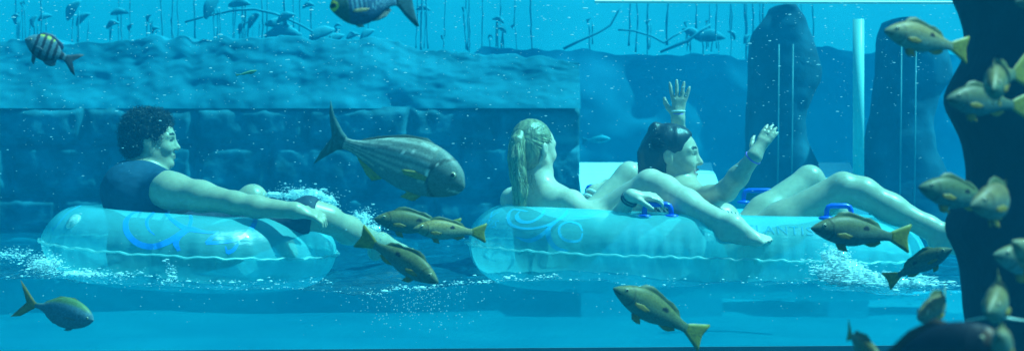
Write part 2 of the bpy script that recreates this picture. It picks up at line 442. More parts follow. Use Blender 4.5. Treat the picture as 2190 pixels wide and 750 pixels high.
# pale pole, thin rods and the lit white step
mb = MB(); mb.tube([W(1836, 400, 7.0), W(1836, 42, 7.0)], .028, 14)
tag(mb.build('pole', M['pole']), 'pale upright pole standing left of the rock column', 'pole')
for px, d, lab in ((1926, 7.9, 'thin faint rod nearer the pale pole, before the rock column'), (1957, 7.92, 'thin faint rod farther from the pale pole, before the rock column'),
                   (1664, 8.02, 'thin faint rod left of its pair behind the raised forearm'), (1694, 8.02, 'thin faint rod right of its pair behind the raised forearm')):
    mb = MB(); mb.tube([W(px-2, 520, d), W(px+2, 95, d)], .0045, 8)
    tag(mb.build('rod', M['rod']), lab, 'rod', 'thin rods before the rock columns')
def step(x0, x1, d, label):
    a, b = (x0-CX)/FPX*d, (x1-CX)/FPX*d
    z2, z1, z0 = EYE-(347-CY)/FPX*d, EYE-(370-CY)/FPX*d, EYE-(410-CY)/FPX*d
    mb = MB()
    prof = [(d, -.9), (d, z0-.01), (d+.02, z0), (d+.30, z1), (d+.34, z1+.004), (d+.44, z2), (d+.9, z2), (d+.9, -.9)]
    V = [(a, y, z) for y, z in prof]+[(b, y, z) for y, z in prof]; n = len(prof)
    mb.add(V, [(i, i+1, n+i+1, n+i) for i in range(n-1)]+[tuple(range(n))[::-1], tuple(range(n, 2*n))])
    return tag(mb.build('step', M['white_paint'], smooth=False), label, 'step')
step(1243, 1545, 7.75, 'sunlit white poolside step behind the two women')
step(1772, 1858, 7.75, 'short sunlit white step at the foot of the pale pole')

# acrylic side of the tunnel: clear pane, its trim along the top, base sill
DP = 4.73
xa, xb = -4.5, (2150-CX)/FPX*DP
pan = empty('acrylic_panel', (0, DP, -.6)); tag(pan, 'clear acrylic tunnel panel with a thin bright top edge', 'clear panel')
mb = MB(); mb.box((xa, DP-.012, -.20), (xb, DP+.012, EYE-(9-CY)/FPX*DP)); adopt(mb.build('pane', M['pane'], smooth=False), pan)
mb = MB()
zz = EYE-(5-CY)/FPX*DP
mb.tube([(W(1272, 0, DP).x, DP, zz+.002), (W(2086, 0, DP).x, DP, zz-.002)], .0055, 10); adopt(mb.build('edge_trim', M['white_paint'], smooth=False), pan)
P, F = quad_grid(lambda u, v: (u, DP-.03+.0*v-.9*(1-v)*(v < .01), -.222-.018*np.clip((u+1)/-1.2, 0, 1)-1.9*(1-v)), np.linspace(xa, 3.2, 60), np.linspace(0, 1, 4))
mb = MB(); y0, y1, zl, zr = DP-.022, DP-.014, -.243, -.211
mb.add([(xa, y0, -2), (3.2, y0, -2), (3.2, y1, -2), (xa, y1, -2), (xa, y0, zl-.02), (3.2, y0, zr), (3.2, y1, zr), (xa, y1, zl-.02)], [(0, 3, 2, 1), (4, 5, 6, 7), (0, 1, 5, 4), (1, 2, 6, 5), (2, 3, 7, 6), (3, 0, 4, 7)])
tag(mb.build('base_sill', M['sill'], smooth=False), 'dark sill under the clear panel along the bottom', 'sill')

# river water: rippled top, body against the pane, bed
def wave(x, y):
    return (WATER+.013*np.sin(x*3.3+y*1.3+.6)+.009*np.sin(x*7.1-y*3.7)+.018*fbm(x*4, y*3, 1.5)+.014*fbm(x*13, y*9, 4)
            + .012*np.exp(-((x-1.35)/.5)**2)*fbm(x*12, y*8, 7)*1.6)
RY0, RY1 = DP+.014, DW+.02
us = np.arange(-5.0, 5.0, .022); vs = np.linspace(0, 1, 140)**1.25*(RY1-RY0)+RY0
P, F = quad_grid(lambda u, v: (u, v, wave(u, v)), us, vs)
nt_ = len(F); nu = len(us)
fr = P[:nu].copy(); lev = [fr]
for k in range(1, 25):
    q = fr.copy(); q[:, 2] = fr[:, 2]*(1-k/24)+(-1.2)*(k/24); q[:, 1] += .0; lev.append(q)
Q = np.concatenate(lev); i = np.arange(nu*25).reshape(25, nu)+len(P)
F2 = np.stack([i[1:, :-1], i[1:, 1:], i[:-1, 1:], i[:-1, :-1]], -1).reshape(-1, 4)
me = mesh_np('river_water', np.concatenate([P, Q]), np.concatenate([F, F2]))
ro = link('river_water', me, [M['water_top'], M['water_body']])
mi = np.zeros(len(me.polygons), dtype=np.int32); mi[nt_:] = 1; me.polygons.foreach_set('material_index', mi)
tag(ro, kind='structure')
P, F = quad_grid(lambda u, v: (u, v, -.46+.03*fbm(u*2, v*2)), np.linspace(-5, 5, 60), np.linspace(DP+.02, 9.4, 40))
tag(link('river_bed', mesh_np('river_bed', P, F), M['bed']), kind='structure')

# dark drips and plant reflections along the top, built as solid shapes
def reflection_shape(px, py, size, ang, stems, d, lab=None):
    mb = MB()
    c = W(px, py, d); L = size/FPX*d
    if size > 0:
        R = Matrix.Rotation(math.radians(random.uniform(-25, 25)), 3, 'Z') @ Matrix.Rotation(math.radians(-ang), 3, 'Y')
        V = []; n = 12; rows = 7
        for j in range(rows):                       # leaf-shaped reflection as a cupped blade with thickness
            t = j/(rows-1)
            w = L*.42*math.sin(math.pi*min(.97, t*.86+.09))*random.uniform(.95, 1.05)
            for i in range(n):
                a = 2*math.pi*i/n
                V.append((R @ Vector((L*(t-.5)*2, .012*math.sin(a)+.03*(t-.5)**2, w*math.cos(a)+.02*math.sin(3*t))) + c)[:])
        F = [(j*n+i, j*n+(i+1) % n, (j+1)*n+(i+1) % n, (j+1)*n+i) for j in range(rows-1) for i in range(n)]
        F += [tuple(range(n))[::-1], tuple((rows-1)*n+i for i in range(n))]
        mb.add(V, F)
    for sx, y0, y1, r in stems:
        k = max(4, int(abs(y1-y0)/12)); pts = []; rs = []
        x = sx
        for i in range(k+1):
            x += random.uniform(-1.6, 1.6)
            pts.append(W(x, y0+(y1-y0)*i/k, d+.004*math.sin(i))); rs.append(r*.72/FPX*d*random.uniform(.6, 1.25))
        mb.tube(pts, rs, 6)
    return tag(mb.build('drip_reflection', M['algae']), 'dark drip and reflection shape along the rim at the top', 'drip and reflection', 'dark drip and reflection shapes along the top rim')
leaf_shapes = [(36, 40, 13, 70), (75, 46, 14, 70), (34, 38, 9, 0), (50, 10, 5, 60), (97, 40, 16, 20), (158, 22, 26, 55), (178, 42, 20, 40), (256, 30, 19, 3), (240, 55, 17, 15), (280, 60, 9, 70), (320, 40, 9, 60), (333, 66, 10, 30),
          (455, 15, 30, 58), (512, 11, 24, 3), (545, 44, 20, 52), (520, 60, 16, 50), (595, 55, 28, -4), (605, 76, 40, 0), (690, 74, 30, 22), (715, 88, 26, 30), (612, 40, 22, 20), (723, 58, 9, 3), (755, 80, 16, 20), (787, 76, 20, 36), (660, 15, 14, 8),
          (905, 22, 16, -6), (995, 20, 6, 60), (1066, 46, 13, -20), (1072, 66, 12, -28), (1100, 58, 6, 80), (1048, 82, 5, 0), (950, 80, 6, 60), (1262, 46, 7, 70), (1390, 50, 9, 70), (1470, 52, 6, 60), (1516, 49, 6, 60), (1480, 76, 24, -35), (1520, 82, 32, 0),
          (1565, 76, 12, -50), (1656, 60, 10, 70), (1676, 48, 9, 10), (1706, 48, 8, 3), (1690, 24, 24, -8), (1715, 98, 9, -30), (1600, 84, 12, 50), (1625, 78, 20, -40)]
for (x, y, s, a) in leaf_shapes:
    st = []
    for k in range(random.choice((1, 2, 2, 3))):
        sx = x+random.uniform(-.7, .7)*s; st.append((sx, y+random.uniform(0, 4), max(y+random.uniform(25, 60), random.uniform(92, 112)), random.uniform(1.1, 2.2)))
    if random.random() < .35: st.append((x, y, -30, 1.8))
    reflection_shape(x, y, s, a, st, random.uniform(9.55, 9.9))
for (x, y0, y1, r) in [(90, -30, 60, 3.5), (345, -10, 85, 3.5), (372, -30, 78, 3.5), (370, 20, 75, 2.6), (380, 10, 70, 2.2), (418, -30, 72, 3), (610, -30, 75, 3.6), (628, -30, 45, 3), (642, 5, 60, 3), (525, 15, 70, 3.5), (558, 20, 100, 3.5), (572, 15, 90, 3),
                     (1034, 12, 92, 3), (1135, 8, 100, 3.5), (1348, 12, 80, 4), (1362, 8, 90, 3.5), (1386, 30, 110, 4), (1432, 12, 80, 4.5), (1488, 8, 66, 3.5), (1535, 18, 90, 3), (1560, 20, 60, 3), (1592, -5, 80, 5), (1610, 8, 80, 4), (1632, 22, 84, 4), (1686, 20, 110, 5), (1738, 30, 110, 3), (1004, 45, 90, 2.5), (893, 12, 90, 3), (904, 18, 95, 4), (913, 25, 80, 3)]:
    reflection_shape(x, y0, 0, 0, [(x, -30, y1+random.uniform(12, 30), r*.8)], random.uniform(9.55, 9.9))
def reflection_streak(pts, r, lab):  # a long dark reflection along the top, modelled as a solid tube
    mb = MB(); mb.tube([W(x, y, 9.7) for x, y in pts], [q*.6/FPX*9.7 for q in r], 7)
    tag(mb.build('reflection_streak', M['algae']), lab, 'reflection_streak')
reflection_streak([(395, 48), (440, 35), (500, 22), (545, 20), (590, 30), (640, 52), (690, 80), (730, 110)], [3, 4, 5, 5, 5, 4, 4, 3], 'dark bare reflection streak arching across the top left of the wavy fish')
reflection_streak([(1205, 105), (1245, 85), (1280, 70), (1305, 55), (1322, 25), (1332, 10)], [5, 5, 4, 4, 3, 2], 'dark reflection streak rising to the right above the ponytailed girl')
reflection_streak([(1322, 64), (1355, 66), (1395, 78), (1420, 92), (1440, 78), (1475, 60)], [3, 4, 4, 4, 4, 3], 'dark crooked reflection streak above the raised hand')
reflection_streak([(1412, 112), (1470, 88), (1500, 66), (1520, 52)], [4, 7, 6, 3], 'short thick dark reflection streak slanting up right of the raised hand')

# ================================================================== inflatable tubes
class Ring:
    """closed inflated tube around a stadium path; (a, v): distance along the path, angle round the tube"""
    def __init__(s, c, R, half, r, tilt, rz=1.0):
        s.c = Vector(c); s.R = R; s.h = half; s.r = r; s.rz = rz
        s.rot = Matrix.Rotation(tilt, 3, 'Y')
        s.L = 4*half+2*math.pi*R
    def frame(s, a):
        a %= s.L; h, R = s.h, s.R
        # starts at the middle of the near straight, runs towards +x
        if a < h: return Vector((a, -R, 0)), Vector((0, -1, 0))
        a -= h
        if a < math.pi*R:
            t = -math.pi/2+a/R; n = Vector((math.cos(t), math.sin(t), 0)); return Vector((h, 0, 0))+n*R, n
        a -= math.pi*R
        if a < 2*h: return Vector((h-a, R, 0)), Vector((0, 1, 0))
        a -= 2*h
        if a < math.pi*R:
            t = math.pi/2+a/R; n = Vector((math.cos(t), math.sin(t), 0)); return Vector((-h, 0, 0))+n*R, n
        a -= math.pi*R
        return Vector((-h+a, -R, 0)), Vector((0, -1, 0))
    def loc(s, a, v, off=0.0):
        p, n = s.frame(a)
        return p+n*((s.r+off)*math.cos(v))+Vector((0, 0, (s.r+off)*s.rz*math.sin(v)))
    def pt(s, a, v, off=0.0): return s.c+s.rot @ s.loc(a, v, off)
    def mesh(s, name, mat, parent, na=360, nv=48):
        V = []; F = []
        for i in range(na):
            a = s.L*i/na
            for j in range(nv):
                v = 2*math.pi*j/nv
                cr = (.0028*math.sin(a*46+3*math.sin(a*7))+.0022*math.sin(a*118+4*math.sin(a*5.3)))*math.exp(-((math.sin(v)-.0)/.42)**2)+.003*math.sin(a*9+2*math.sin(v*2))*math.sin(v*3+a*2)   # puckers near the seam
                V.append(s.pt(a, v, cr)[:])
        for i in range(na):
            for j in range(nv):
                F.append((i*nv+j, ((i+1) % na)*nv+j, ((i+1) % na)*nv+(j+1) % nv, i*nv+(j+1) % nv))
        o = link(name, mesh_np(name, V, F), mat); adopt(o, parent); return o
    def seam(s, parent, na=320):
        V = []; F = []
        for i in range(na):
            a = s.L*i/na; wob = .0025*math.sin(a*60)+.002*math.sin(a*131+1)
            for (o, z) in ((-.002, .0035), (.017, .0025), (.017, -.0025), (-.002, -.0035)):
                p, n = s.frame(a)
                V.append((s.c+s.rot @ (p+n*(s.r+o)+Vector((0, 0, z+wob))))[:])
        for i in range(na):
            for k in range(4):
                F.append((i*4+k, ((i+1) % na)*4+k, ((i+1) % na)*4+(k+1) % 4, i*4+(k+1) % 4))
        o = link('seam', mesh_np('seam', V, F), M['seam']); adopt(o, parent); return o

def catmull(P, n=10):
    P = [np.array(p, float) for p in P]; Q = [2*P[0]-P[1]]+P+[2*P[-1]-P[-2]]; out = []
    for i in range(1, len(Q)-2):
        for k in range(n):
            t = k/n; a, b, c, d = Q[i-1], Q[i], Q[i+1], Q[i+2]
            out.append(.5*((2*b)+(-a+c)*t+(2*a-5*b+4*c-d)*t*t+(-a+3*b-3*c+d)*t**3))
    out.append(P[-1]); return out

def print_on(bvh, strokes, mat, parent, name='print'):
    """ink ribbons lying on the tube's skin along strokes drawn from the photo: [(points, widths)]"""
    mb = MB(); eye = Vector((0, 0, EYE))
    for pts, ws in strokes:
        P = catmull(pts, 8); wi = np.interp(np.linspace(0, 1, len(P)), np.linspace(0, 1, len(ws)), ws)
        hits = []
        for p, w in zip(P, wi):
            d = (W(p[0], p[1], 5.0)-eye).normalized()
            h, n, ix, dist = bvh.ray_cast(eye, d)
            if h is None: continue
            if n.dot(d) > 0: n = -n
            hits.append((h, n, w/FPX*5.1/2))
        if len(hits) < 3: continue
        V = []; F = []
        for i, (h, n, w) in enumerate(hits):
            t = (hits[min(i+1, len(hits)-1)][0]-hits[max(i-1, 0)][0]).normalized(); b = n.cross(t).normalized()
            V += [(h+n*.0009+b*w)[:], (h+n*.0009-b*w)[:]]
        for i in range(len(hits)-1): F.append((2*i, 2*i+1, 2*i+3, 2*i+2))
        mb.add(V, F)
    o = mb.build(name, mat); adopt(o, parent); return o

def text_on(ring, txt, a0, v0, size, mat, parent, flip=False, name='lettering'):
    cu = bpy.data.curves.new('txt', 'FONT'); cu.body = txt; cu.size = size; cu.align_x = 'CENTER'; cu.resolution_u = 3; cu.space_character = 1.15
    to = bpy.data.objects.new('txt', cu); COL.objects.link(to)
    bpy.context.view_layer.update()
    me = bpy.data.meshes.new_from_object(to.evaluated_get(bpy.context.evaluated_depsgraph_get()))
    bpy.data.objects.remove(to); bpy.data.curves.remove(cu)
    bm = bmesh.new(); bm.from_mesh(me)
    for _ in range(2):
        bmesh.ops.subdivide_edges(bm, edges=[e for e in bm.edges if e.calc_length() > size*.2], cuts=2)
    bmesh.ops.triangulate(bm, faces=bm.faces)
    for v in bm.verts:
        x, y = v.co.x, v.co.y
        v.co = ring.pt(a0+x, v0+(y-size*.35)/ring.r, .0012)
    bm.to_mesh(me); bm.free(); me.name = name
    o = link(name, me, mat); adopt(o, parent); return o

def handle(pts_px, d, parent, base=True, r=.010):
    mb = MB()
    P = [W(x, y, d) for x, y in pts_px]
    Q = []
    for i, p in enumerate(P):                       # soften corners
        if 0 < i < len(P)-1:
            Q += [p+(P[i-1]-p).normalized()*.016, p+((P[i-1]-p).normalized()+(P[i+1]-p).normalized())*.0045, p+(P[i+1]-p).normalized()*.016]
        else: Q.append(p)
    mb.tube(Q, r, 10)
    if base:
        for p in (P[0], P[-1]): mb.ellipsoid(p, (.030, .024, .009), nu=16)
    o = mb.build('handle', M['blue_plastic']); adopt(o, parent); return o

# the single tube under the man
c1 = W(411, 500, 5.62); c1.z = .056
rg1 = Ring(c1, .405, .0, .165, math.radians(3.4), .87)
tube1 = empty('inner_tube', c1); tag(tube1, 'clear round inflatable tube with one seat under the man in the navy top', 'inner tube', 'clear inflatable tubes on the river')
ob = rg1.mesh('bladder', M['vinyl'], tube1); rg1.seam(tube1)
bv1 = BVHTree.FromPolygons([v.co.copy() for v in ob.data.vertices], [tuple(p.vertices) for p in ob.data.polygons])
print_on(bv1, [([(312, 452), (286, 455), (270, 472), (272, 497), (293, 519), (325, 527), (358, 517), (388, 499), (402, 488)], [3, 8, 11, 12, 13, 13, 13, 14, 12]),
               ([(332, 503), (318, 490), (314, 472), (325, 457), (342, 449), (352, 452), (366, 468), (390, 485), (410, 490), (440, 496), (468, 497)], [1, 4, 6, 6, 7, 8, 9, 13, 14, 7, 5]),
               ([(404, 487), (409, 468), (404, 452), (396, 446)], [8, 6, 5, 2]),
               ([(404, 490), (386, 500), (376, 518), (383, 536)], [12, 13, 13, 7]),
               ([(468, 496), (452, 508), (442, 520)], [5, 7, 8]),
               ([(440, 519), (470, 518), (505, 512), (532, 496), (545, 475), (546, 462)], [8, 6, 8, 10, 11, 4]),
               ([(512, 514), (500, 533), (486, 540)], [3, 8, 9]), ([(486, 541), (482, 526)], [6, 2])], M['print_blue'], tube1)
print_on(bv1, [([(112, 492), (125, 478), (150, 452), (182, 436), (206, 431)], [8, 7, 7, 5, 2]),
               ([(122, 470), (145, 446), (172, 432), (196, 425)], [2, 3, 3, 2]),
               ([(645, 470), (672, 482), (698, 508), (710, 535)], [2, 3, 4, 3])], M['print_cyan'], tube1)
vp, vn = rg1.pt(-.31, math.radians(42)), None
mb = MB(); q = rg1.pt(-.30, math.radians(40), .004); n_ = (q-rg1.pt(-.30, math.radians(40), -.05)).normalized()
mb.tube([q-n_*.006, q+n_*.003, q+n_*.003, q+n_*.009, q+n_*.009], [.034, .030, .016, .014, .006], 20); adopt(mb.build('valve', M['valve']), tube1)

# the two-seat tube under the women
c2 = W(1484, 520, 5.62); c2.z = .044
rg2 = Ring(c2, .40, .335, .166, math.radians(1.8), .94)
tube2 = empty('inner_tube', c2); tag(tube2, 'long clear inflatable tube with two seats carrying both women', 'inner tube', 'clear inflatable tubes on the river')
ob = rg2.mesh('bladder', M['vinyl'], tube2, 520); rg2.seam(tube2, 460)
bv2 = BVHTree.FromPolygons([v.co.copy() for v in ob.data.vertices], [tuple(p.vertices) for p in ob.data.polygons])
mb = MB()                                          # inflated bar between the two seats
pl = [c2+rg2.rot @ Vector((-.02+.0*t, t, -.02)) for t in np.linspace(-.30, .30, 9)]
mb.tube(pl, [.10, .118, .125, .128, .128, .128, .125, .118, .10], 24); adopt(mb.build('seat_divider', M['vinyl']), tube2)
print_on(bv2, [([(1128, 452), (1098, 448), (1087, 462), (1092, 478), (1112, 487), (1140, 488), (1175, 480), (1205, 462), (1214, 449)], [3, 7, 9, 7, 6, 6, 8, 9, 5]),
               ([(1112, 451), (1105, 462), (1114, 473), (1136, 474), (1157, 462), (1164, 449)], [3, 10, 9, 8, 9, 5]),
               ([(1103, 507), (1130, 514), (1152, 507), (1172, 490), (1196, 468)], [2, 9, 11, 9, 6]),
               ([(1178, 480), (1172, 497), (1178, 517), (1192, 531), (1216, 536)], [9, 13, 12, 9, 3]),
               ([(1246, 498), (1241, 512), (1226, 516), (1206, 511), (1196, 496), (1200, 481), (1218, 474), (1238, 480), (1246, 494)], [3, 5, 6, 6, 6, 6, 5, 5, 3]),
               ([(1226, 463), (1262, 462), (1290, 450)], [2, 3, 2]),
               ([(1050, 466), (1052, 455), (1060, 447)], [8, 5, 3]), ([(1050, 464), (1072, 449)], [6, 3]),
               ([(1010, 450), (1024, 436), (1050, 420)], [2, 4, 2])], M['print_cyan'], tube2)
text_on(rg2, 'ATLANTIS', .215, math.radians(44), .058, M['print_teal'], tube2)
text_on(rg2, 'ATLANTIS', -.86, math.radians(34), .052, M['print_cyan'], tube2)
handle([(1378, 462), (1379, 437), (1434, 437), (1436, 462)], 5.17, tube2)
handle([(1254, 420), (1256, 398), (1316, 398), (1318, 420)], 6.02, tube2)
handle([(1590, 432), (1592, 407), (1654, 407), (1656, 432)], 6.02, tube2)
handle([(1767, 466), (1769, 440), (1819, 440), (1821, 466)], 5.18, tube2)

# ================================================================== smooth bodies: blended tapered shapes meshed as one surface
class SDF:
    def __init__(s): s.p = []
    def cone(s, a, b, ra, rb, k=.02, flat=None): s.p.append(('c', np.array(a, float), np.array(b, float), ra, rb, k, flat, 1)); return s
    def ell(s, c, r, rot=None, k=.02): s.p.append(('e', np.array(c, float), np.array(r, float), None if rot is None else np.array(rot), 0, k, None, 1)); return s
    def cut_ell(s, c, r, rot=None, k=.01): s.p.append(('e', np.array(c, float), np.array(r, float), None if rot is None else np.array(rot), 0, k, None, -1)); return s
    def cut_plane(s, p, n, k=.004): s.p.append(('p', np.array(p, float), np.array(n, float)/np.linalg.norm(n), 0, 0, k, None, -1)); return s
    def chain(s, P, R, k=.02, flat=None):
        for i in range(len(P)-1): s.cone(P[i], P[i+1], R[i], R[i+1], k, flat)
        return s
    def grown(s, off, idx=None):
        o = SDF()
        for i, q in enumerate(s.p):
            if idx is not None and i not in idx: continue
            q = list(q)
            if q[0] == 'c': q[3] += off; q[4] += off
            elif q[0] == 'e' and q[7] > 0: q[2] = q[2]+off
            o.p.append(tuple(q))
        return o
    def mesh(s, h=.005, disp=None):
        lo = np.full(3, 1e9); hi = -lo
        for q in s.p:
            if q[7] < 0: continue
            if q[0] == 'c':
                m = max(q[3], q[4])+.01
                lo = np.minimum(lo, np.minimum(q[1], q[2])-m); hi = np.maximum(hi, np.maximum(q[1], q[2])+m)
            else:
                m = q[2].max()+.01; lo = np.minimum(lo, q[1]-m); hi = np.maximum(hi, q[1]+m)
        lo -= 4*h+.01; hi += 4*h+.01
        n = np.ceil((hi-lo)/h).astype(int)+1
        ax = [lo[i]+h*np.arange(n[i]) for i in range(3)]
        f = np.full(n, 1.0, dtype=np.float32)
        for q in s.p:
            typ, k, sgn = q[0], q[5], q[7]
            if typ == 'p':
                sl = [slice(0, n[i]) for i in range(3)]
            else:
                m = k+4*h
                if typ == 'c': mm = max(q[3], q[4])+m; l = np.minimum(q[1], q[2])-mm; u = np.maximum(q[1], q[2])+mm
                else: mm = q[2].max()+m; l = q[1]-mm; u = q[1]+mm
                sl = []
                for i in range(3):
                    a = max(0, int((l[i]-lo[i])/h)); b = min(n[i], int((u[i]-lo[i])/h)+2); sl.append(slice(a, max(a, b)))
                if any(t.start >= t.stop for t in sl): continue
            X = ax[0][sl[0]][:, None, None]; Y = ax[1][sl[1]][None, :, None]; Z = ax[2][sl[2]][None, None, :]
            if typ == 'c':
                a, b, ra, rb = q[1], q[2], q[3], q[4]; ab = b-a; L2 = ab.dot(ab)+1e-12
                px, py, pz = X-a[0], Y-a[1], Z-a[2]
                t = np.clip((px*ab[0]+py*ab[1]+pz*ab[2])/L2, 0, 1)
                dx, dy, dz = px-t*ab[0], py-t*ab[1], pz-t*ab[2]
                if q[6] is not None:
                    nrm, sc = np.array(q[6][0], float), q[6][1]; nrm = nrm/np.linalg.norm(nrm)
                    e = (dx*nrm[0]+dy*nrm[1]+dz*nrm[2])*(sc-1)
                    dx = dx+e*nrm[0]; dy = dy+e*nrm[1]; dz = dz+e*nrm[2]
                d = np.sqrt(dx*dx+dy*dy+dz*dz)-(ra+(rb-ra)*t)
            elif typ == 'e':
                px, py, pz = X-q[1][0], Y-q[1][1], Z-q[1][2]; r = q[2]
                if q[3] is not None:
                    R = q[3]; px, py, pz = [px*R[0, i]+py*R[1, i]+pz*R[2, i] for i in range(3)]
                k0 = np.sqrt((px/r[0])**2+(py/r[1])**2+(pz/r[2])**2)
                k1 = np.sqrt((px/r[0]**2)**2+(py/r[1]**2)**2+(pz/r[2]**2)**2)+1e-9
                d = k0*(k0-1)/k1
            else:
                d = -((X-q[1][0])*q[2][0]+(Y-q[1][1])*q[2][1]+(Z-q[1][2])*q[2][2])
            g = f[sl[0], sl[1], sl[2]]
            if sgn > 0:
                hh = np.maximum(k-np.abs(g-d), 0)/max(k, 1e-6); f[sl[0], sl[1], sl[2]] = np.minimum(g, d)-hh*hh*k*.25
            else:
                d = -d; hh = np.maximum(k-np.abs(g-d), 0)/max(k, 1e-6); f[sl[0], sl[1], sl[2]] = np.maximum(g, d)+hh*hh*k*.25
        if disp is not None:
            band = np.abs(f) < .045
            ii = np.argwhere(band); P = lo+ii*h
            f[band] += disp(P).astype(np.float32)
        return surface_nets(f, lo, h)

def surface_nets(f, lo, h):
    s = f < 0
    c = np.zeros(tuple(d-1 for d in f.shape), dtype=np.int8)
    for i in (0, 1):
        for j in (0, 1):
            for k in (0, 1):
                c += s[i:s.shape[0]-1+i, j:s.shape[1]-1+j, k:s.shape[2]-1+k]
    act = (c > 0) & (c < 8)
    ix = np.argwhere(act); vid = np.full(c.shape, -1, dtype=np.int32); vid[act] = np.arange(len(ix))
    acc = np.zeros((len(ix), 3)); cnt = np.zeros(len(ix))
    cor = [(i, j, k) for i in (0, 1) for j in (0, 1) for k in (0, 1)]
    val = {q: f[ix[:, 0]+q[0], ix[:, 1]+q[1], ix[:, 2]+q[2]].astype(float) for q in cor}
    for a in cor:
        for axis in range(3):
            if a[axis]: continue
            b = list(a); b[axis] = 1; b = tuple(b)
            va, vb = val[a], val[b]; x = (va < 0) != (vb < 0)
            t = np.where(x, va/(va-vb+1e-20), 0)
            p = np.tile(np.array(a, float), (len(ix), 1)); p[:, axis] += t
            acc[x] += p[x]; cnt[x] += 1
    V = lo+(ix+acc/cnt[:, None])*h
    Fs = []
    for axis in range(3):
        o1, o2 = [(1, 2), (2, 0), (0, 1)][axis]
        sl0 = [slice(None)]*3; sl1 = [slice(None)]*3
        sl0[axis] = slice(0, -1); sl1[axis] = slice(1, None)
        a, b = s[tuple(sl0)], s[tuple(sl1)]
        e = np.argwhere(a != b); sg = a[tuple(e.T)]
        ok = (e[:, o1] > 0) & (e[:, o2] > 0) & (e[:, o1] < s.shape[o1]-1) & (e[:, o2] < s.shape[o2]-1)
        e = e[ok]; sg = sg[ok]
        def g(d1, d2):
            q = e.copy(); q[:, o1] += d1; q[:, o2] += d2; return vid[tuple(q.T)]
        quad = np.stack([g(-1, -1), g(0, -1), g(0, 0), g(-1, 0)], -1)
        quad[~sg] = quad[~sg][:, ::-1]; Fs.append(quad)
    return V, np.concatenate(Fs)

def soften(V, F, it=2):
    """light smoothing"""
    for _ in range(it):
        acc = np.zeros_like(V); n = np.zeros(len(V))
        for a in range(4):
            b = (a+1) % 4
            np.add.at(acc, F[:, a], V[F[:, b]]); np.add.at(n, F[:, a], 1)
            np.add.at(acc, F[:, b], V[F[:, a]]); np.add.at(n, F[:, b], 1)
        V = V*.5+.5*acc/np.maximum(n, 1)[:, None]
    return V

def frame(fwd, up=(0, 0, 1)):
    f = Vector(fwd).normalized(); u = Vector(up); u = (u-f*u.dot(f)).normalized(); sd = f.cross(u)   # sd = right-hand side
    return f, sd, u
class Head:
    """head in its own frame: x forward, y to the figure's right, z up; scale s"""
    def __init__(s, c, fwd, up, sc):
        s.c = Vector(c); s.f, s.s, s.u = frame(fwd, up); s.sc = sc
        s.R = np.array([[s.f[i], s.s[i], s.u[i]] for i in range(3)])
    def P(s, x, y, z): return np.array(s.c+(s.f*x+s.s*y+s.u*z)*s.sc)
    def to_local(s, V): return (V-np.array(s.c)) @ s.R/s.sc
    def build(s, B, ears=True, female=False):
        q = s.sc; E = lambda c, r, k=.02: B.ell(s.P(*c), np.array(r)*q, s.R, k*q)
        C = lambda a, b, ra, rb, k=.015: B.cone(s.P(*a), s.P(*b), ra*q, rb*q, k*q)
        E((-.012, 0, .038), (.100, .074, .086)); E((.035, 0, .0), (.066, .062, .085), .03); E((.03, 0, -.05), (.058, .05, .06), .03)
        ch = .016 if female else .021
        for y in (-1, 1):
            C((-.005, y*.054, -.045), (.062, y*.022, -.098), .020, .018, .03)
            E((.066, y*.036, -.028), (.026, .022, .024), .02)
            C((.088, y*.014, .028), (.074, y*.046, .026), .012, .010, .014)
        C((.078, -.012, -.100), (.078, .012, -.100), ch, ch, .02)
        C((.092, 0, .014), (.113, 0, -.022), .009, .012, .012)
        E((.112, 0, -.027), (.014, .012, .010), .008)
        for y in (-1, 1):
            E((.102, y*.012, -.031), (.010, .008, .007), .006)
            B.cut_ell(s.P(.098, y*.032, .008), np.array((.014, .018, .010))*q, s.R, .010*q)
            E((.079, y*.031, .005), (.013, .014, .012), .004)
        C((.092, -.018, -.060), (.099, 0, -.057), .006, .0075, .008); C((.092, .018, -.060), (.099, 0, -.057), .006, .0075, .008)
        C((.090, -.016, -.070), (.096, 0, -.071), .006, .0085, .008); C((.090, .016, -.070), (.096, 0, -.071), .006, .0085, .008)
        B.cut_ell(s.P(.106, 0, -.0645), np.array((.012, .020, .0022))*q, s.R, .003*q)
        if ears:
            for y in (-1, 1):
                E((-.012, y*.077, -.004), (.021, .008, .033), .008); E((-.018, y*.083, .004), (.017, .007, .025), .006)
                B.cut_ell(s.P(-.008, y*.091, .002), np.array((.010, .008, .017))*q, s.R, .005*q)
    def paint(s, V, col, brow=(.03, .03, .03), lip=None, stubble=0.0):
        L = s.to_local(V); x, y, z = L.T; ay = np.abs(y)
        m = (x > .06) & (np.abs(z-.032-.006*np.sin(ay*60)) < .0055) & (ay > .012) & (ay < .05); col[m] = brow
        m = (x > .055) & (np.abs(z-.008) < .004) & (ay > .018) & (ay < .046); col[m] = (.05, .035, .03)
        m = (x > .078) & (np.abs(z+.064) < .011) & (ay < .026)
        if lip is not None: col[m] = lip
        m = (x > .08) & (np.abs(z+.0645) < .0028) & (ay < .02); col[m] = (.75, .72, .68) if lip is not None else (.2, .08, .07)
        if stubble:
            m = (x > .02) & (z < -.04) & (z > -.12) & (np.sqrt(x*x+y*y+z*z) < .2); col[m] *= 1-stubble

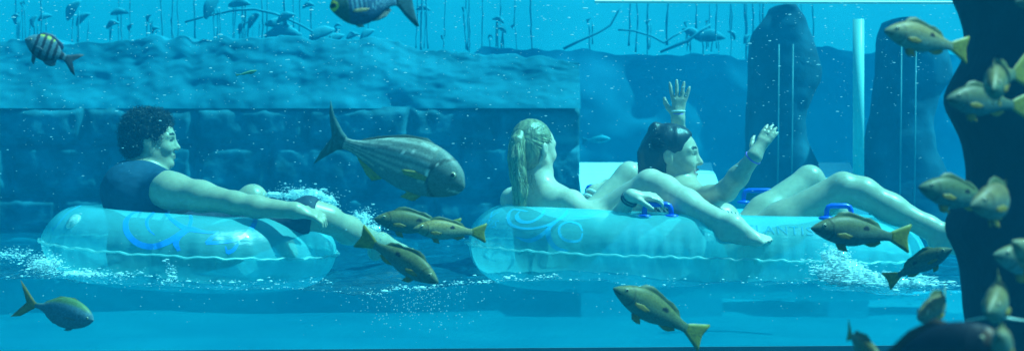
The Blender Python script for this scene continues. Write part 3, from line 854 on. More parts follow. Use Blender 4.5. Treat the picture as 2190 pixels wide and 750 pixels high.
def strands(root, lines, wid, cols, name='hair_strands'):
    """many fine flat hairs, each a tapering ribbon with two sides"""
    V = []; F = []; C = []; n = 0
    for L, c in zip(lines, cols):
        L = np.asarray(L); m = len(L); t = np.gradient(L, axis=0); t /= np.linalg.norm(t, axis=1)[:, None]+1e-9
        b = np.cross(t, RNG.normal(size=3)); b /= np.linalg.norm(b, axis=1)[:, None]+1e-9
        w = wid*(1-.75*np.linspace(0, 1, m)**2)[:, None]
        V += [L+b*w, L-b*w]; C.append(np.tile(c, (2*m, 1)))
        for i in range(m-1): F.append((n+i, n+i+1, n+m+i+1, n+m+i))
        n += 2*m
    return link(name, mesh_np(name, np.concatenate(V), np.array(F), np.concatenate(C)), M['strand'], root)
def on_cap(hd_, start, end, r, off, m=9, wob=.004):
    """a hair lying over the skull from one local direction to another"""
    a = np.array(start, float); b = np.array(end, float); c = np.array((-.02, 0, .03)); out = []
    ph = RNG.uniform(0, 6)
    for t in np.linspace(0, 1, m):
        d = a*(1-t)+b*t; d = d/np.linalg.norm(d)
        k = 1/math.sqrt((d[0]/r[0])**2+(d[1]/r[1])**2+(d[2]/r[2])**2)
        p = c+d*(k+off)+np.array((0, wob*math.sin(t*5+ph), wob*math.cos(t*4+ph))); out.append(hd_.P(*p))
    return out

def hand(B, wrist, fwd, palm_n, thumb_side, s=1.0, spread=.25, curl=.2, wr=.028):
    """palm, four unequal fingers and a thumb. fwd: wrist to knuckles, palm_n: out of the palm, thumb_side +1/-1"""
    w = Vector(wrist); f = Vector(fwd).normalized(); n = Vector(palm_n); n = (n-f*n.dot(f)).normalized(); b = f.cross(n)*thumb_side
    def p(a, c, d): return np.array(w+(f*a+b*c+n*d)*s)
    fl = (np.array(n), 1.6)
    B.cone(np.array(w), p(.03, .004, 0), wr*.95, .026*s, .02)
    for c in (-.024, -.008, .008, .024): B.cone(p(.028, c*.6, 0), p(.088, c, .0), .016*s, .0125*s, .012)
    for i, (c, L) in enumerate([(.030, .082), (.010, .094), (-.010, .087), (-.029, .067)]):
        sp = spread*(1.5-i)*.42; ang = curl
        a = Vector((.088, c, 0)); d = Vector((math.cos(sp), math.sin(sp), 0)); pts = [a]
        for k, q in enumerate((.45, .30, .25)):
            ang_k = curl*(k+.6); dd = Vector((d.x*math.cos(ang_k), d.y*math.cos(ang_k), math.sin(ang_k)))
            a = a+dd*L*q; pts.append(a)
        B.chain([p(*t) for t in pts], [.0105*s, .0095*s, .0088*s, .0072*s], .004)
    pts = [(.018, .022, .002), (.045, .050, .010), (.070, .066, .014+.02*curl), (.092, .072, .016+.04*curl)]
    B.chain([p(*t) for t in pts], [.016*s, .0125*s, .0108*s, .008*s], .006)

def foot(B, ankle, toe_dir, up, s=1.0):
    a = Vector(ankle); t = Vector(toe_dir).normalized(); u = Vector(up); u = (u-t*u.dot(t)).normalized(); b = t.cross(u)
    P = lambda x, y, z: np.array(a+(t*x+b*y+u*z)*s)
    B.cone(P(0, 0, 0), P(-.035, 0, -.05), .036*s, .029*s, .03)
    B.cone(P(-.035, 0, -.052), P(.04, .005, -.05), .028*s, .026*s, .03)
    B.cone(P(.01, 0, -.005), P(.10, .008, -.048), .035*s, .023*s, .03)
    B.cone(P(.03, -.018, -.055), P(.125, -.018, -.058), .02*s, .019*s, .02); B.cone(P(.03, .02, -.055), P(.115, .026, -.06), .02*s, .017*s, .02)
    for y, L, r in ((-.030, .045, .0125), (-.012, .045, .0095), (.004, .040, .009), (.018, .034, .0085), (.031, .028, .008)):
        B.cone(P(.118-abs(y+.01)*.4, y, -.056), P(.118+L-abs(y+.01)*.4, y*1.05, -.061), r*s, r*.85*s, .005)

SKIN_M = np.array((.46, .32, .22)); SKIN_F = np.array((.64, .46, .35)); SKIN_W = np.array((.50, .35, .25))
def person(name_root, B, skin, paint, label, h=.005):
    V, F = B.mesh(h); V = soften(V, F, 1)
    col = np.tile(skin, (len(V), 1)); col *= (1+.10*fbm(V[:, 0]*14, V[:, 1]*14, V[:, 2]*14)+.10*fbm(V[:, 0]*45, V[:, 1]*45, V[:, 2]*45, 3))[:, None]*(1+np.array((.10, -.03, -.05))[None]*fbm(V[:, 0]*9+4, V[:, 1]*9, V[:, 2]*9)[:, None])
    if paint: paint(V, col)
    o = link('person', mesh_np('person', V, F, col), M['skin'])
    return tag(o, label, 'person')
def garment(name, G, mat, root, h=.005, disp=None, sm=1):
    V, F = G.mesh(h, disp); V = soften(V, F, sm)
    return link(name, mesh_np(name, V, F), mat, root)

def curls(root):
    n = len(mh.data.vertices); P = np.empty(n*3); mh.data.vertices.foreach_get('co', P); P = P.reshape(-1, 3)
    N = np.array([v.normal[:] for v in mh.data.vertices]); lines = []; cols = []
    for i in RNG.choice(n, 2600):
        p, nn = P[i], N[i]; e = np.cross(nn, RNG.normal(size=3)); e /= np.linalg.norm(e); f = np.cross(nn, e); R_ = RNG.uniform(.004, .009); tw = RNG.uniform(2.5, 6); L = RNG.uniform(.006, .020)
        lines.append([p-nn*.003+nn*L*t+e*R_*math.sin(tw*t)+f*R_*(1-math.cos(tw*t)) for t in np.linspace(0, 1, 7)]); cols.append(np.array((.005, .008, .012))*RNG.uniform(.5, 2.2))
    strands(root, lines, .0011, cols)

# ---------------------------------------------------------------- the man in the single tube
B = SDF()
hd = Head(W(326, 303, 5.6), (1, .10, -.02), (-.02, 0, 1), .87)
hd.build(B)
nk = W(302, 366, 5.6)
B.cone(hd.P(-.02, 0, -.05), nk, .050, .056, .03); B.cone(hd.P(.02, 0, -.075), W(318, 372, 5.6), .036, .04, .03)
i_t0 = len(B.p)
shn, shf = W(352, 400, 5.44), W(288, 392, 5.78)
B.cone(nk, W(290, 420, 5.6), .06, .11, .04)
B.cone(shn, shf, .062, .062, .05)
B.cone(W(262, 395, 5.52), W(262, 395, 5.70), .06, .06, .05)
B.cone(W(292, 415, 5.53), W(305, 520, 5.54), .115, .10, .06); B.cone(W(292, 415, 5.67), W(305, 520, 5.66), .115, .10, .06)
B.cone(W(300, 540, 5.52), W(300, 540, 5.68), .12, .12, .05)
i_t1 = len(B.p)
wr1 = W(632, 450, 5.24)
B.cone(W(362, 408, 5.42), W(372, 410, 5.40), .070, .068, .03)
B.chain([W(372, 409, 5.40), W(430, 420, 5.34), W(503, 434, 5.27)], [.067, .056, .042], .03)
B.chain([W(503, 434, 5.27), W(548, 442, 5.25), wr1], [.043, .041, .029], .02)
hand(B, wr1, (1, .1, -.22), (.1, .55, -1), 1, .88, .12, .75, .029)
shf2 = W(300, 400, 5.80); B.chain([shf2, W(380, 440, 5.86), W(470, 455, 5.86)], [.06, .05, .038], .03)
i_l0 = len(B.p)
B.chain([W(310, 560, 5.50), W(480, 520, 5.40), W(668, 460, 5.40)], [.10, .075, .053], .03)
B.chain([W(668, 458, 5.40), W(700, 468, 5.42), W(745, 492, 5.52), W(812, 520, 5.74)], [.052, .051, .052, .035], .03)
foot(B, W(815, 516, 5.74), (1, .5, .12), (-.15, 0, 1), .85)
B.chain([W(310, 560, 5.70), W(430, 500, 5.78), W(540, 428, 5.84)], [.10, .08, .052], .03)
B.chain([W(540, 424, 5.84), W(575, 470, 5.90), W(620, 540, 5.95)], [.058, .055, .036], .03)
i_l1 = len(B.p)
man = person('man', B, SKIN_M, lambda V, c: hd.paint(V, c, (.02, .02, .02), None, .12), 'person with curly dark hair and a navy sleeveless top lounging in the round tube')
H = SDF()
H.ell(hd.P(-.035, 0, .048), np.array((.112, .098, .104))*.87, hd.R, .03); H.ell(hd.P(-.062, 0, -.01), np.array((.078, .086, .084))*.87, hd.R, .03)
H.ell(hd.P(.022, 0, .098), np.array((.062, .074, .046))*.87, hd.R, .03)
H.cut_ell(hd.P(.130, 0, -.035), np.array((.092, .15, .118))*.87, hd.R, .012); H.cut_ell(hd.P(.0, .10, -.045), np.array((.046, .06, .055))*.87, hd.R, .015); H.cut_ell(hd.P(.0, -.10, -.045), np.array((.046, .06, .055))*.87, hd.R, .015)
mh = garment('hair', H, M['hair_curl'], man, .0045, lambda P: .007*fbm(P[:, 0]*45, P[:, 1]*45, P[:, 2]*45, 3)+.003*vnoise(P[:, 0]*130, P[:, 1]*130, P[:, 2]*130), 0)
curls(man)
G = B.grown(.008, range(i_t0, i_t1)); G.cut_plane(np.array(nk)+np.array((0, 0, .050)), (-.10, -.1, 1), .006)
G.cut_ell(np.array(W(404, 418, 5.28)), (.075, .17, .105), None, .004)
garment('tank_top', G, M['navy'], man, .005, lambda P: .004*fbm(P[:, 0]*14+P[:, 2]*6, P[:, 1]*14, P[:, 2]*22, 3))
G = SDF(); G.chain([W(310, 560, 5.50), W(480, 520, 5.40), W(660, 458, 5.40), W(668, 461, 5.40)], [.108, .085, .063, .060], .03)
G.cut_plane(np.array(W(672, 460, 5.40)), (1, .05, -.30)); 
garment('swim_shorts', G, M['shorts'], man, .005, lambda P: .005*fbm(P[:, 0]*20, P[:, 1]*20, P[:, 2]*30, 3))
G = SDF(); G.chain([W(310, 560, 5.70), W(430, 500, 5.78), W(535, 430, 5.84)], [.112, .098, .072], .03)
G.cut_plane(np.array(W(522, 440, 5.84)), (1, .05, .62))
garment('swim_shorts', G, M['shorts'], man, .005, lambda P: .005*fbm(P[:, 0]*20, P[:, 1]*20, P[:, 2]*30, 4))

# ---------------------------------------------------------------- the ponytailed girl, seen from behind
B = SDF()
hg = Head(W(1144, 319, 5.62), (.74, .67, .0), (0, 0, 1), .88)
hg.build(B, female=True)
nk = W(1152, 392, 5.62)
B.cone(hg.P(-.025, 0, -.04), nk, .040, .042, .03)
i_t0 = len(B.p)
shn, shf = W(1222, 436, 5.50), W(1098, 428, 5.78)
B.cone(nk, W(1180, 424, 5.56), .044, .040, .05); B.cone(nk, W(1120, 420, 5.70), .044, .04, .05)
B.cone(shn, shf, .048, .048, .05)
B.cone(W(1190, 448, 5.58), W(1180, 540, 5.60), .085, .085, .06); B.cone(W(1140, 446, 5.68), W(1150, 540, 5.68), .085, .085, .06)
B.cone(W(1180, 550, 5.56), W(1180, 550, 5.72), .11, .11, .05)
i_t1 = len(B.p)
wr2 = W(1350, 420, 5.18)
B.chain([shn, W(1258, 462, 5.42), W(1300, 490, 5.30)], [.050, .044, .036], .03)
B.chain([W(1300, 490, 5.30), W(1325, 462, 5.24), wr2], [.036, .034, .025], .02)
hand(B, wr2, (1, .05, .02), (0, .35, -1), -1, .80, .22, .5, .025)
wl2 = W(1272, 408, 5.98)
B.chain([shf, W(1190, 460, 5.86), W(1246, 452, 5.94)], [.048, .042, .035], .03); B.chain([W(1246, 452, 5.94), wl2], [.035, .026], .02)
hand(B, wl2, (.72, .15, .52), (.5, .2, -1), 1, .80, .10, .7, .026)
B.chain([W(1195, 555, 5.55), W(1285, 475, 5.45), W(1388, 396, 5.36)], [.105, .080, .056], .03)
kn = W(1394, 394, 5.35)
B.chain([kn, W(1420, 406, 5.31), W(1468, 436, 5.22), W(1530, 468, 5.12), W(1566, 482, 5.07)], [.054, .053, .052, .038, .033], .03)
foot(B, W(1567, 480, 5.07), (1, -.20, -.06), (.16, -.35, 1), .86)
B.chain([W(1195, 550, 5.72), W(1270, 470, 5.78), W(1346, 374, 5.82)], [.10, .076, .052], .03)
B.chain([W(1346, 376, 5.82), W(1385, 440, 5.86), W(1440, 500, 5.86)], [.050, .050, .034], .03)
girl = person('girl', B, SKIN_F, lambda V, c: hg.paint(V, c, (.35, .26, .15), (.62, .34, .3)), 'person with a blonde ponytail seen from behind on the rear seat of the long tube')
H = SDF(); q = .88
H.ell(hg.P(-.022, 0, .046), np.array((.102, .082, .092))*q, hg.R, .02); H.ell(hg.P(-.050, 0, -.018), np.array((.066, .072, .082))*q, hg.R, .03)
H.cut_ell(hg.P(.125, 0, -.035), np.array((.088, .15, .135))*q, hg.R, .012); H.cut_ell(hg.P(.008, .10, -.035), np.array((.030, .07, .050))*q, hg.R, .012)
def strand_relief(h_, amp, fr):
    def d(P):
        L = h_.to_local(P); a = np.arctan2(L[:, 1], L[:, 2]-.02); b = np.arctan2(L[:, 2]-.06, -L[:, 0]-.12)
        return amp*vnoise(b*fr, L[:, 1]*fr*6, 0)+amp*.6*vnoise(b*fr*2.3, L[:, 1]*fr*14, 3)
    return d
hr = garment('hair', H, M['hair_blond'], girl, .004, strand_relief(hg, .0018, 12), 1)
mb = MB(); pp = hg.P(-.112, 0, .045); rr = np.array(hg.f)
pon = SDF()
px_ = [(1113, 291, 5.55, .018), (1106, 303, 5.53, .025), (1104, 335, 5.52, .029), (1108, 372, 5.52, .028), (1113, 410, 5.52, .026), (1111, 447, 5.53, .020)]
pon.cone(hg.P(-.10, 0, .058), W(1112, 290, 5.55), .020, .022, .02)
pon.chain([np.array(W(a, b, c)) for a, b, c, r in px_], [r for *_, r in px_], .02)
#pon.chain([np.array(W(1128, 352, 5.53)), np.array(W(1138, 385, 5.53)), np.array(W(1136, 412, 5.53))], [.018, .016, .006], .01)
garment('ponytail', pon, M['hair_blond'], girl, .0045, lambda P: .003*vnoise(P[:, 0]*75+np.sin(P[:, 2]*22)*1.3, P[:, 1]*75, P[:, 2]*9), 1)
lines = []; cols = []
for _ in range(650):                                # combed back from the hairline to the tie
    z0 = RNG.uniform(-.9, 1.0); y0 = RNG.choice((-1, 1))*RNG.uniform(.05, 1)
    st = (RNG.uniform(.25, .75) if z0 > 0 else RNG.uniform(-.15, .2), y0*(1 if z0 < .3 else .8), z0)
    lines.append(on_cap(hg, st, (-.95, RNG.normal(0, .12), .32+RNG.normal(0, .10)), (.100, .080, .090), RNG.uniform(.001, .005), 10, .0025)); cols.append(np.array((.56, .47, .27))*RNG.uniform(.35, 1.25))
PC = [np.array(W(a, b, c)) for a, b, c, r in px_]; PR = [r for *_, r in px_]
for _ in range(900):                                # ponytail strands
    th = RNG.uniform(0, 2*math.pi); k = math.sqrt(RNG.uniform(.35, 1.1)); ph = RNG.uniform(0, 6); e_ = RNG.uniform(.55, 1.12); L = []
    for t in np.linspace(0, e_, 14):
        u = min(t, 1)*(len(PC)-1); i = min(int(u), len(PC)-2); f_ = u-i
        c = PC[i]*(1-f_)+PC[i+1]*f_; r = PR[i]*(1-f_)+PR[i+1]*f_
        if t > 1: c = c-np.array((0, 0, (t-1)*.2))
        w_ = .004*math.sin(t*16+ph)
        L.append(c+np.array((math.cos(th)*(r+.003)*k+w_, math.sin(th)*(r+.003)*k, w_)))
    lines.append(L); cols.append(np.array((.60, .50, .29))*RNG.uniform(.3, 1.25))
for _ in range(16):                                 # loose wet ends on the neck
    x0 = RNG.uniform(1118, 1146); L = [np.array(W(x0+RNG.uniform(-2, 2)+t*RNG.uniform(-4, 10), 374+t*44*1.0, 5.50)) for t in np.linspace(0, RNG.uniform(.5, 1.1), 7)]
    lines.append(L); cols.append(np.array((.34, .28, .15))*RNG.uniform(.3, 1.0))
strands(girl, lines, .0009, cols)
mb = MB(); c_ = Vector(hg.P(-.112, 0, .056)); ring = []
ax_ = (Vector(W(1112, 290, 5.55))-Vector(hg.P(-.10, 0, .058))).normalized(); e1 = ax_.orthogonal().normalized(); e2 = ax_.cross(e1)
cc = Vector(W(1117, 289, 5.555))
mb.tube([cc+(e1*math.cos(t)+e2*math.sin(t))*.0235 for t in np.linspace(0, 2*math.pi, 20)], .005, 8, False)
mb.build('hair_tie', M['band_dark'], girl)
G = B.grown(.006, range(i_t0, i_t1)); G.cut_plane(np.array(W(1180, 470, 5.6)), (0, 0, 1)); garment('swimsuit', G, M['shorts'], girl, .006)
def band(root, name, a, b, r, mat, w=.0045):
    a, b = Vector(a), Vector(b); t = (b-a).normalized(); e1 = t.orthogonal().normalized(); e2 = t.cross(e1); mb = MB()
    mb.tube([a+(e1*math.cos(q)+e2*math.sin(q))*r for q in np.linspace(0, 2*math.pi, 22)], w, 8, False)
    return mb.build(name, mat, root)
def cuff(root, name, a, b, r, mat):
    mb = MB(); a, b = Vector(a), Vector(b); t = b-a
    mb.tube([a, a+t*.05, a+t*.95, b], [r*.98, r, r, r*.98], 20, True); return mb.build(name, mat, root)
for k, t in enumerate((.25, .5, .75)):
    p = W(1246, 452, 5.94).lerp(wl2, t+.1); band(girl, 'bangle', p, p+(wl2-W(1246, 452, 5.94)), .036-.006*t, M['band_white'], .0055)
for t in (.80, .92):
    p = W(1325, 462, 5.24).lerp(wr2, t); band(girl, 'bracelet', p, p+(wr2-W(1325, 462, 5.24)), .031, M['band_dark'], .003)

# ---------------------------------------------------------------- the waving woman on the front seat
B = SDF()
hw = Head(W(1441, 335, 5.6), (.97, -.24, .0), (.0, 0, 1), .93)
hw.build(B, female=True)
nk = W(1434, 408, 5.6)
B.cone(hw.P(-.02, 0, -.045), nk, .042, .046, .03)
i_t0 = len(B.p)
shn, shf = W(1486, 426, 5.44), W(1430, 416, 5.80)
B.cone(nk, W(1462, 418, 5.52), .046, .04, .05); B.cone(nk, W(1432, 410, 5.70), .046, .04, .05)
B.cone(shn, shf, .050, .050, .05)
B.cone(W(1470, 440, 5.54), W(1530, 530, 5.54), .088, .085, .06); B.cone(W(1455, 440, 5.68), W(1530, 530, 5.68), .088, .085, .06)
B.cone(W(1545, 470, 5.56), W(1545, 540, 5.56), .07, .09, .05)
B.cone(W(1560, 545, 5.52), W(1560, 545, 5.70), .11, .11, .05)
i_t1 = len(B.p)
el = W(1553, 408, 5.20); wr3 = W(1614, 333, 5.12)
B.chain([shn, W(1520, 422, 5.32), el], [.050, .044, .038], .03)
B.chain([el, W(1578, 378, 5.16), wr3], [.038, .037, .025], .02)
hand(B, wr3, (.54, .10, .86), (.55, .75, -.25), 1, .76, .13, .14, .026)
wl3 = W(1450, 252, 5.9)
B.chain([shf, W(1462, 372, 5.95), W(1452, 318, 5.97)], [.05, .042, .037], .03); B.chain([W(1452, 318, 5.97), W(1450, 285, 5.94), wl3], [.036, .034, .026], .02)
hand(B, wl3, (.06, -.05, 1), (.1, 1, 0), 1, .86, .42, .06, .026)
B.chain([W(1565, 555, 5.50), W(1680, 478, 5.42), W(1800, 402, 5.36)], [.110, .086, .058], .03)
B.chain([W(1806, 402, 5.35), W(1845, 412, 5.34), W(1905, 446, 5.33), W(1985, 485, 5.30), W(2025, 502, 5.28)], [.055, .055, .054, .040, .034], .03)
foot(B, W(2028, 500, 5.28), (1, -.05, -.22), (.2, 0, 1), .9)
B.chain([W(1565, 550, 5.72), W(1640, 460, 5.78), W(1730, 384, 5.84)], [.106, .082, .056], .03)
B.chain([W(1732, 384, 5.84), W(1775, 440, 5.90), W(1830, 500, 5.94)], [.054, .053, .036], .03)
woman = person('woman', B, SKIN_W, lambda V, c: hw.paint(V, c, (.02, .016, .014), (.5, .22, .2)), 'person with dark hair waving both hands on the front seat of the tube')
H = SDF(); q = .90
H.ell(hw.P(-.024, 0, .050), np.array((.112, .090, .098))*q, hw.R, .02); H.ell(hw.P(-.060, 0, -.02), np.array((.075, .084, .09))*q, hw.R, .03)
H.ell(hw.P(.015, 0, .082), np.array((.062, .070, .040))*q, hw.R, .03)
H.cone(W(1402, 330, 5.62), W(1386, 385, 5.62), .06, .034, .04); H.cone(W(1388, 330, 5.60), W(1378, 400, 5.58), .034, .014, .03)
H.ell(W(1404, 277, 5.6), (.034, .034, .030), None, .012)
H.cut_ell(hw.P(.130, 0, -.022), np.array((.098, .15, .140))*q, hw.R, .012); H.cut_ell(hw.P(.006, .10, -.03), np.array((.030, .06, .045))*q, hw.R, .012)
garment('hair', H, M['hair_dark'], woman, .004, lambda P: .003*vnoise(P[:, 0]*60, P[:, 1]*60, P[:, 2]*14), 1)
lines = []; cols = []
for _ in range(700):
    st = (RNG.uniform(.1, .45), RNG.uniform(-.7, .7), RNG.uniform(.9, 1.1)) if RNG.random() < .6 else (RNG.uniform(-.35, -.05), RNG.choice((-1, 1)), RNG.uniform(-.1, .9))
    lines.append(on_cap(hw, st, (-1, RNG.uniform(-.7, .7), RNG.uniform(-.5, .5)), (.112, .092, .100), RNG.uniform(0, .004), 10, .003)); cols.append(np.array((.012, .012, .016))*RNG.uniform(.5, 2.4))
for _ in range(260):
    th = RNG.uniform(0, 6.28); ph = RNG.uniform(0, 6); e_ = RNG.uniform(.7, 1.25); L = []
    for t in np.linspace(0, e_, 9):
        c = np.array(W(1396-15*t, 322+70*t, 5.61)); r = .058*(1-.55*t); w_ = .004*math.sin(t*9+ph); L.append(c+np.array((math.cos(th)*r+w_, math.sin(th)*r, w_)))
    lines.append(L); cols.append(np.array((.012, .012, .016))*RNG.uniform(.5, 2.2))
strands(woman, lines, .0012, cols)
G = B.grown(.006, range(i_t0, i_t1)); G.cut_plane(np.array(W(1500, 436, 5.5)), (.25, 0, 1)); garment('swimsuit', G, M['zebra'], woman, .006)
cuff(woman, 'wristband', W(1450, 254, 5.9), W(1450, 243, 5.9), .0285, M['band_purple'])
band(woman, 'bangle', W(1450, 238, 5.9), W(1450, 230, 5.9), .0285, M['band_white'], .003)
band(woman, 'bracelet', wr3+(el-wr3)*.06, wr3, .029, M['band_purple'], .004)

# ================================================================== fish
def sm(x, xs, ys):
    """smooth profile through points"""
    xs = np.array(xs, float); ys = np.array(ys, float); x = np.asarray(x, float)
    m = np.gradient(ys, xs); i = np.clip(np.searchsorted(xs, x)-1, 0, len(xs)-2)
    h = xs[i+1]-xs[i]; t = np.clip((x-xs[i])/h, 0, 1)
    return (2*t**3-3*t**2+1)*ys[i]+(t**3-2*t**2+t)*h*m[i]+(-2*t**3+3*t**2)*ys[i+1]+(t**3-t**2)*h*m[i+1]

# profiles over t = 0 (snout) .. 1 (tail root), in body lengths
SP = {
 'snapper': dict(t=[0, .04, .12, .25, .40, .55, .70, .85, .94, 1], top=[.012, .045, .095, .150, .172, .160, .125, .080, .056, .052], bot=[-.012, -.040, -.080, -.125, -.150, -.145, -.105, -.066, -.052, -.052], w=[.008, .03, .062, .085, .088, .078, .056, .030, .018, .012],
    eye=(.13, .045, .026), tail=[(0, .05), (.07, .085), (.26, .165), (.275, .15), (.235, .02), (.24, -.03), (.27, -.15), (.255, -.165), (.07, -.08), (0, -.05)],
    dorsal=[(.26, .0), (.33, .045), (.42, .058), (.55, .045), (.64, .040), (.72, .058), (.82, .045), (.87, .0)], anal=[(.66, 0), (.70, .045), (.76, .055), (.84, .025), (.86, 0)], pelvic=[(.32, 0), (.36, .055), (.45, .065), (.42, .0)], pect=(.27, -.045, .19, .06)),
 'bream': dict(t=[0, .03, .08, .16, .30, .45, .60, .78, .92, 1], top=[.015, .080, .130, .175, .214, .212, .175, .101, .047, .042], bot=[-.032, -.070, -.104, -.138, -.174, -.182, -.158, -.095, -.050, -.042], w=[.012, .04, .07, .09, .10, .095, .075, .042, .02, .012],
    eye=(.085, .055, .026), tail=[(0, .042), (.06, .08), (.16, .17), (.225, .27), (.205, .17), (.135, .03), (.13, -.01), (.18, -.12), (.21, -.23), (.13, -.14), (.06, -.07), (0, -.042)],
    dorsal=[(.30, 0), (.38, .022), (.55, .022), (.75, .022), (.86, .012), (.88, 0)], anal=[(.62, 0), (.66, .07), (.72, .062), (.84, .02), (.87, 0)], pelvic=[(.30, 0), (.34, .05), (.44, .045), (.40, 0)], pect=(.26, -.03, .20, .05)),
 'fusilier': dict(t=[0, .04, .10, .22, .38, .55, .72, .88, 1], top=[.01, .075, .13, .195, .235, .225, .155, .06, .035], bot=[-.015, -.065, -.115, -.175, -.215, -.215, -.145, -.055, -.035], w=[.012, .045, .075, .10, .108, .095, .06, .028, .013],
    eye=(.075, .02, .022), tail=[(0, .035), (.05, .065), (.25, .245), (.34, .315), (.27, .19), (.12, .03), (.115, -.02), (.24, -.16), (.40, -.26), (.24, -.215), (.05, -.07), (0, -.035)],
    dorsal=[(.28, 0), (.36, .018), (.6, .018), (.82, .012), (.86, 0)], anal=[(.60, 0), (.66, .02), (.78, .018), (.82, 0)], pelvic=[(.32, 0), (.36, .03), (.44, .028), (.41, 0)], pect=(.26, -.04, .16, .035)),
 'sergeant': dict(t=[0, .05, .12, .25, .42, .58, .74, .88, 1], top=[.02, .10, .165, .255, .315, .30, .205, .10, .075], bot=[-.02, -.085, -.145, -.23, -.29, -.285, -.19, -.10, -.075], w=[.012, .045, .075, .105, .115, .10, .065, .035, .015],
    eye=(.12, .045, .032), tail=[(0, .075), (.08, .11), (.28, .235), (.38, .26), (.26, .13), (.17, .02), (.17, -.02), (.26, -.16), (.40, -.30), (.26, -.25), (.08, -.11), (0, -.075)],
    dorsal=[(.22, 0), (.30, .05), (.50, .06), (.68, .075), (.80, .12), (.86, .10), (.86, 0)], anal=[(.55, 0), (.62, .10), (.74, .17), (.82, .16), (.84, 0)], pelvic=[(.28, 0), (.33, .14), (.42, .17), (.40, 0)], pect=(.28, -.06, .20, .06)),
 'wavy': dict(t=[0, .03, .10, .22, .38, .55, .72, .88, 1], top=[.03, .09, .17, .25, .29, .285, .22, .12, .085], bot=[-.03, -.075, -.155, -.255, -.31, -.29, -.20, -.10, -.08], w=[.03, .06, .085, .11, .12, .11, .075, .035, .016],
    eye=(.24, .10, .022), tail=[(0, .085), (.08, .16), (.25, .34), (.33, .40), (.31, .2), (.275, .0), (.29, -.2), (.33, -.43), (.27, -.42), (.13, -.25), (.05, -.12), (0, -.08)],
    dorsal=[(.25, 0), (.32, .08), (.6, .09), (.82, .10), (.88, 0)], anal=[(.58, 0), (.66, .06), (.78, .095), (.87, .05), (.88, 0)], pelvic=[(.34, 0), (.38, .03), (.46, .03), (.44, 0)], pect=(.31, -.10, .24, .05)),
 'dark': dict(t=[0, .03, .10, .20, .35, .55, .75, .9, 1], top=[.03, .10, .165, .215, .25, .235, .15, .07, .055], bot=[-.04, -.10, -.16, -.215, -.25, -.24, -.15, -.07, -.055], w=[.03, .06, .09, .12, .13, .115, .07, .03, .015],
    eye=(.11, .065, .022), tail=[(0, .055), (.08, .12), (.26, .25), (.25, .0), (.26, -.25), (.08, -.12), (0, -.055)],
    dorsal=[(.3, 0), (.38, .05), (.6, .06), (.82, .07), (.88, 0)], anal=[(.58, 0), (.66, .07), (.78, .09), (.87, 0)], pelvic=[(.30, 0), (.34, .06), (.44, .06), (.41, 0)], pect=(.27, -.08, .2, .07)),
}
SP['slim'] = dict(SP['snapper'], top=[v*.45 for v in SP['snapper']['top']], bot=[v*.45 for v in SP['snapper']['bot']], tail=[(a*.7, b*.4) for a, b in SP['snapper']['tail']],
    dorsal=[(a, b*.4) for a, b in SP['snapper']['dorsal']], anal=[(a, b*.4) for a, b in SP['snapper']['anal']], pelvic=[(a, b*.4) for a, b in SP['snapper']['pelvic']])

def lerp(a, b, t): return np.array(a)[None]*(1-t)[:, None]+np.array(b)[None]*t[:, None]
def pat_snapper(t, z, seed):
    u = np.clip((z+.15)/.32, 0, 1)
    c = lerp((.045, .14, .15), (.11, .115, .045), np.clip(u*1.7-.25, 0, 1))
    c = c*(1-.25*np.exp(-((u-1)/.16)**2))[:, None]
    c *= (1-.16*(np.sin(z*260+t*14) > .45)*(u > .3))[:, None]
    c = np.where(((t < .22) & (z < .02))[:, None], c*np.array((.8, .95, .95)), c)
    e = np.sqrt(((t-.64)/.048)**2+((z-.058)/.026)**2); c = np.where((e < 1)[:, None], np.array((.008, .008, .01)), c)
    g = np.abs(np.sqrt(((t-.14)/.10)**2+((z)/.13)**2)-1) < .09; c = np.where((g & (t > .17))[:, None], c*.55, c)
    m = (t < .09) & (np.abs(z+.012+t*.20) < .006); c = np.where(m[:, None], c*.3, c)
    return c
def pat_bream(t, z, seed):
    u = np.clip((z+.18)/.38, 0, 1)
    c = lerp((.09, .20, .22), (.145, .175, .15), u)
    hm_ = sm(t, [0, .3, .6, 1], [.155, .21, .172, .045])
    ln = np.sin(z/hm_*22+.5) > .25
    c = np.where((ln & (t > .27) & (z > -.08))[:, None], np.array((.29, .35, .31)), c)
    c = np.where((t < .24)[:, None], np.array((.10, .16, .15)), c)
    g = np.abs(np.sqrt(((t-.06)/.20)**2+((z+.01)/.18)**2)-1) < .06; c = np.where((g & (t > .12))[:, None], c*.5, c)
    m = (t < .10) & (np.abs(z+.055+t*.05) < .007); c = np.where(m[:, None], np.array((.42, .44, .40)), c)
    e = np.sqrt(((t-.265)/.016)**2+((z-.005)/.03)**2) < 1; c = np.where(e[:, None], np.array((.75, .7, .6)), c)
    e = ((np.sqrt(((t-.42)/.014)**2+((z-.12)/.012)**2) < 1) | (np.sqrt(((t-.5)/.01)**2+((z-.09)/.009)**2) < 1) | (np.sqrt(((t-.2)/.03)**2+((z-.10)/.008)**2) < 1))
    return np.where(e[:, None], np.array((.7, .68, .6)), c)
def pat_fusilier(t, z, seed):
    u = np.clip((z+.21)/.44, 0, 1)
    c = lerp((.06, .13, .17), (.07, .15, .20), u)
    k = np.clip((z-sm(t, [0, .3, .6, 1], [.06, .13, .12, .0]))/.04, 0, 1)
    return c*(1-k)[:, None]+np.array((.085, .14, .05))[None]*k[:, None]
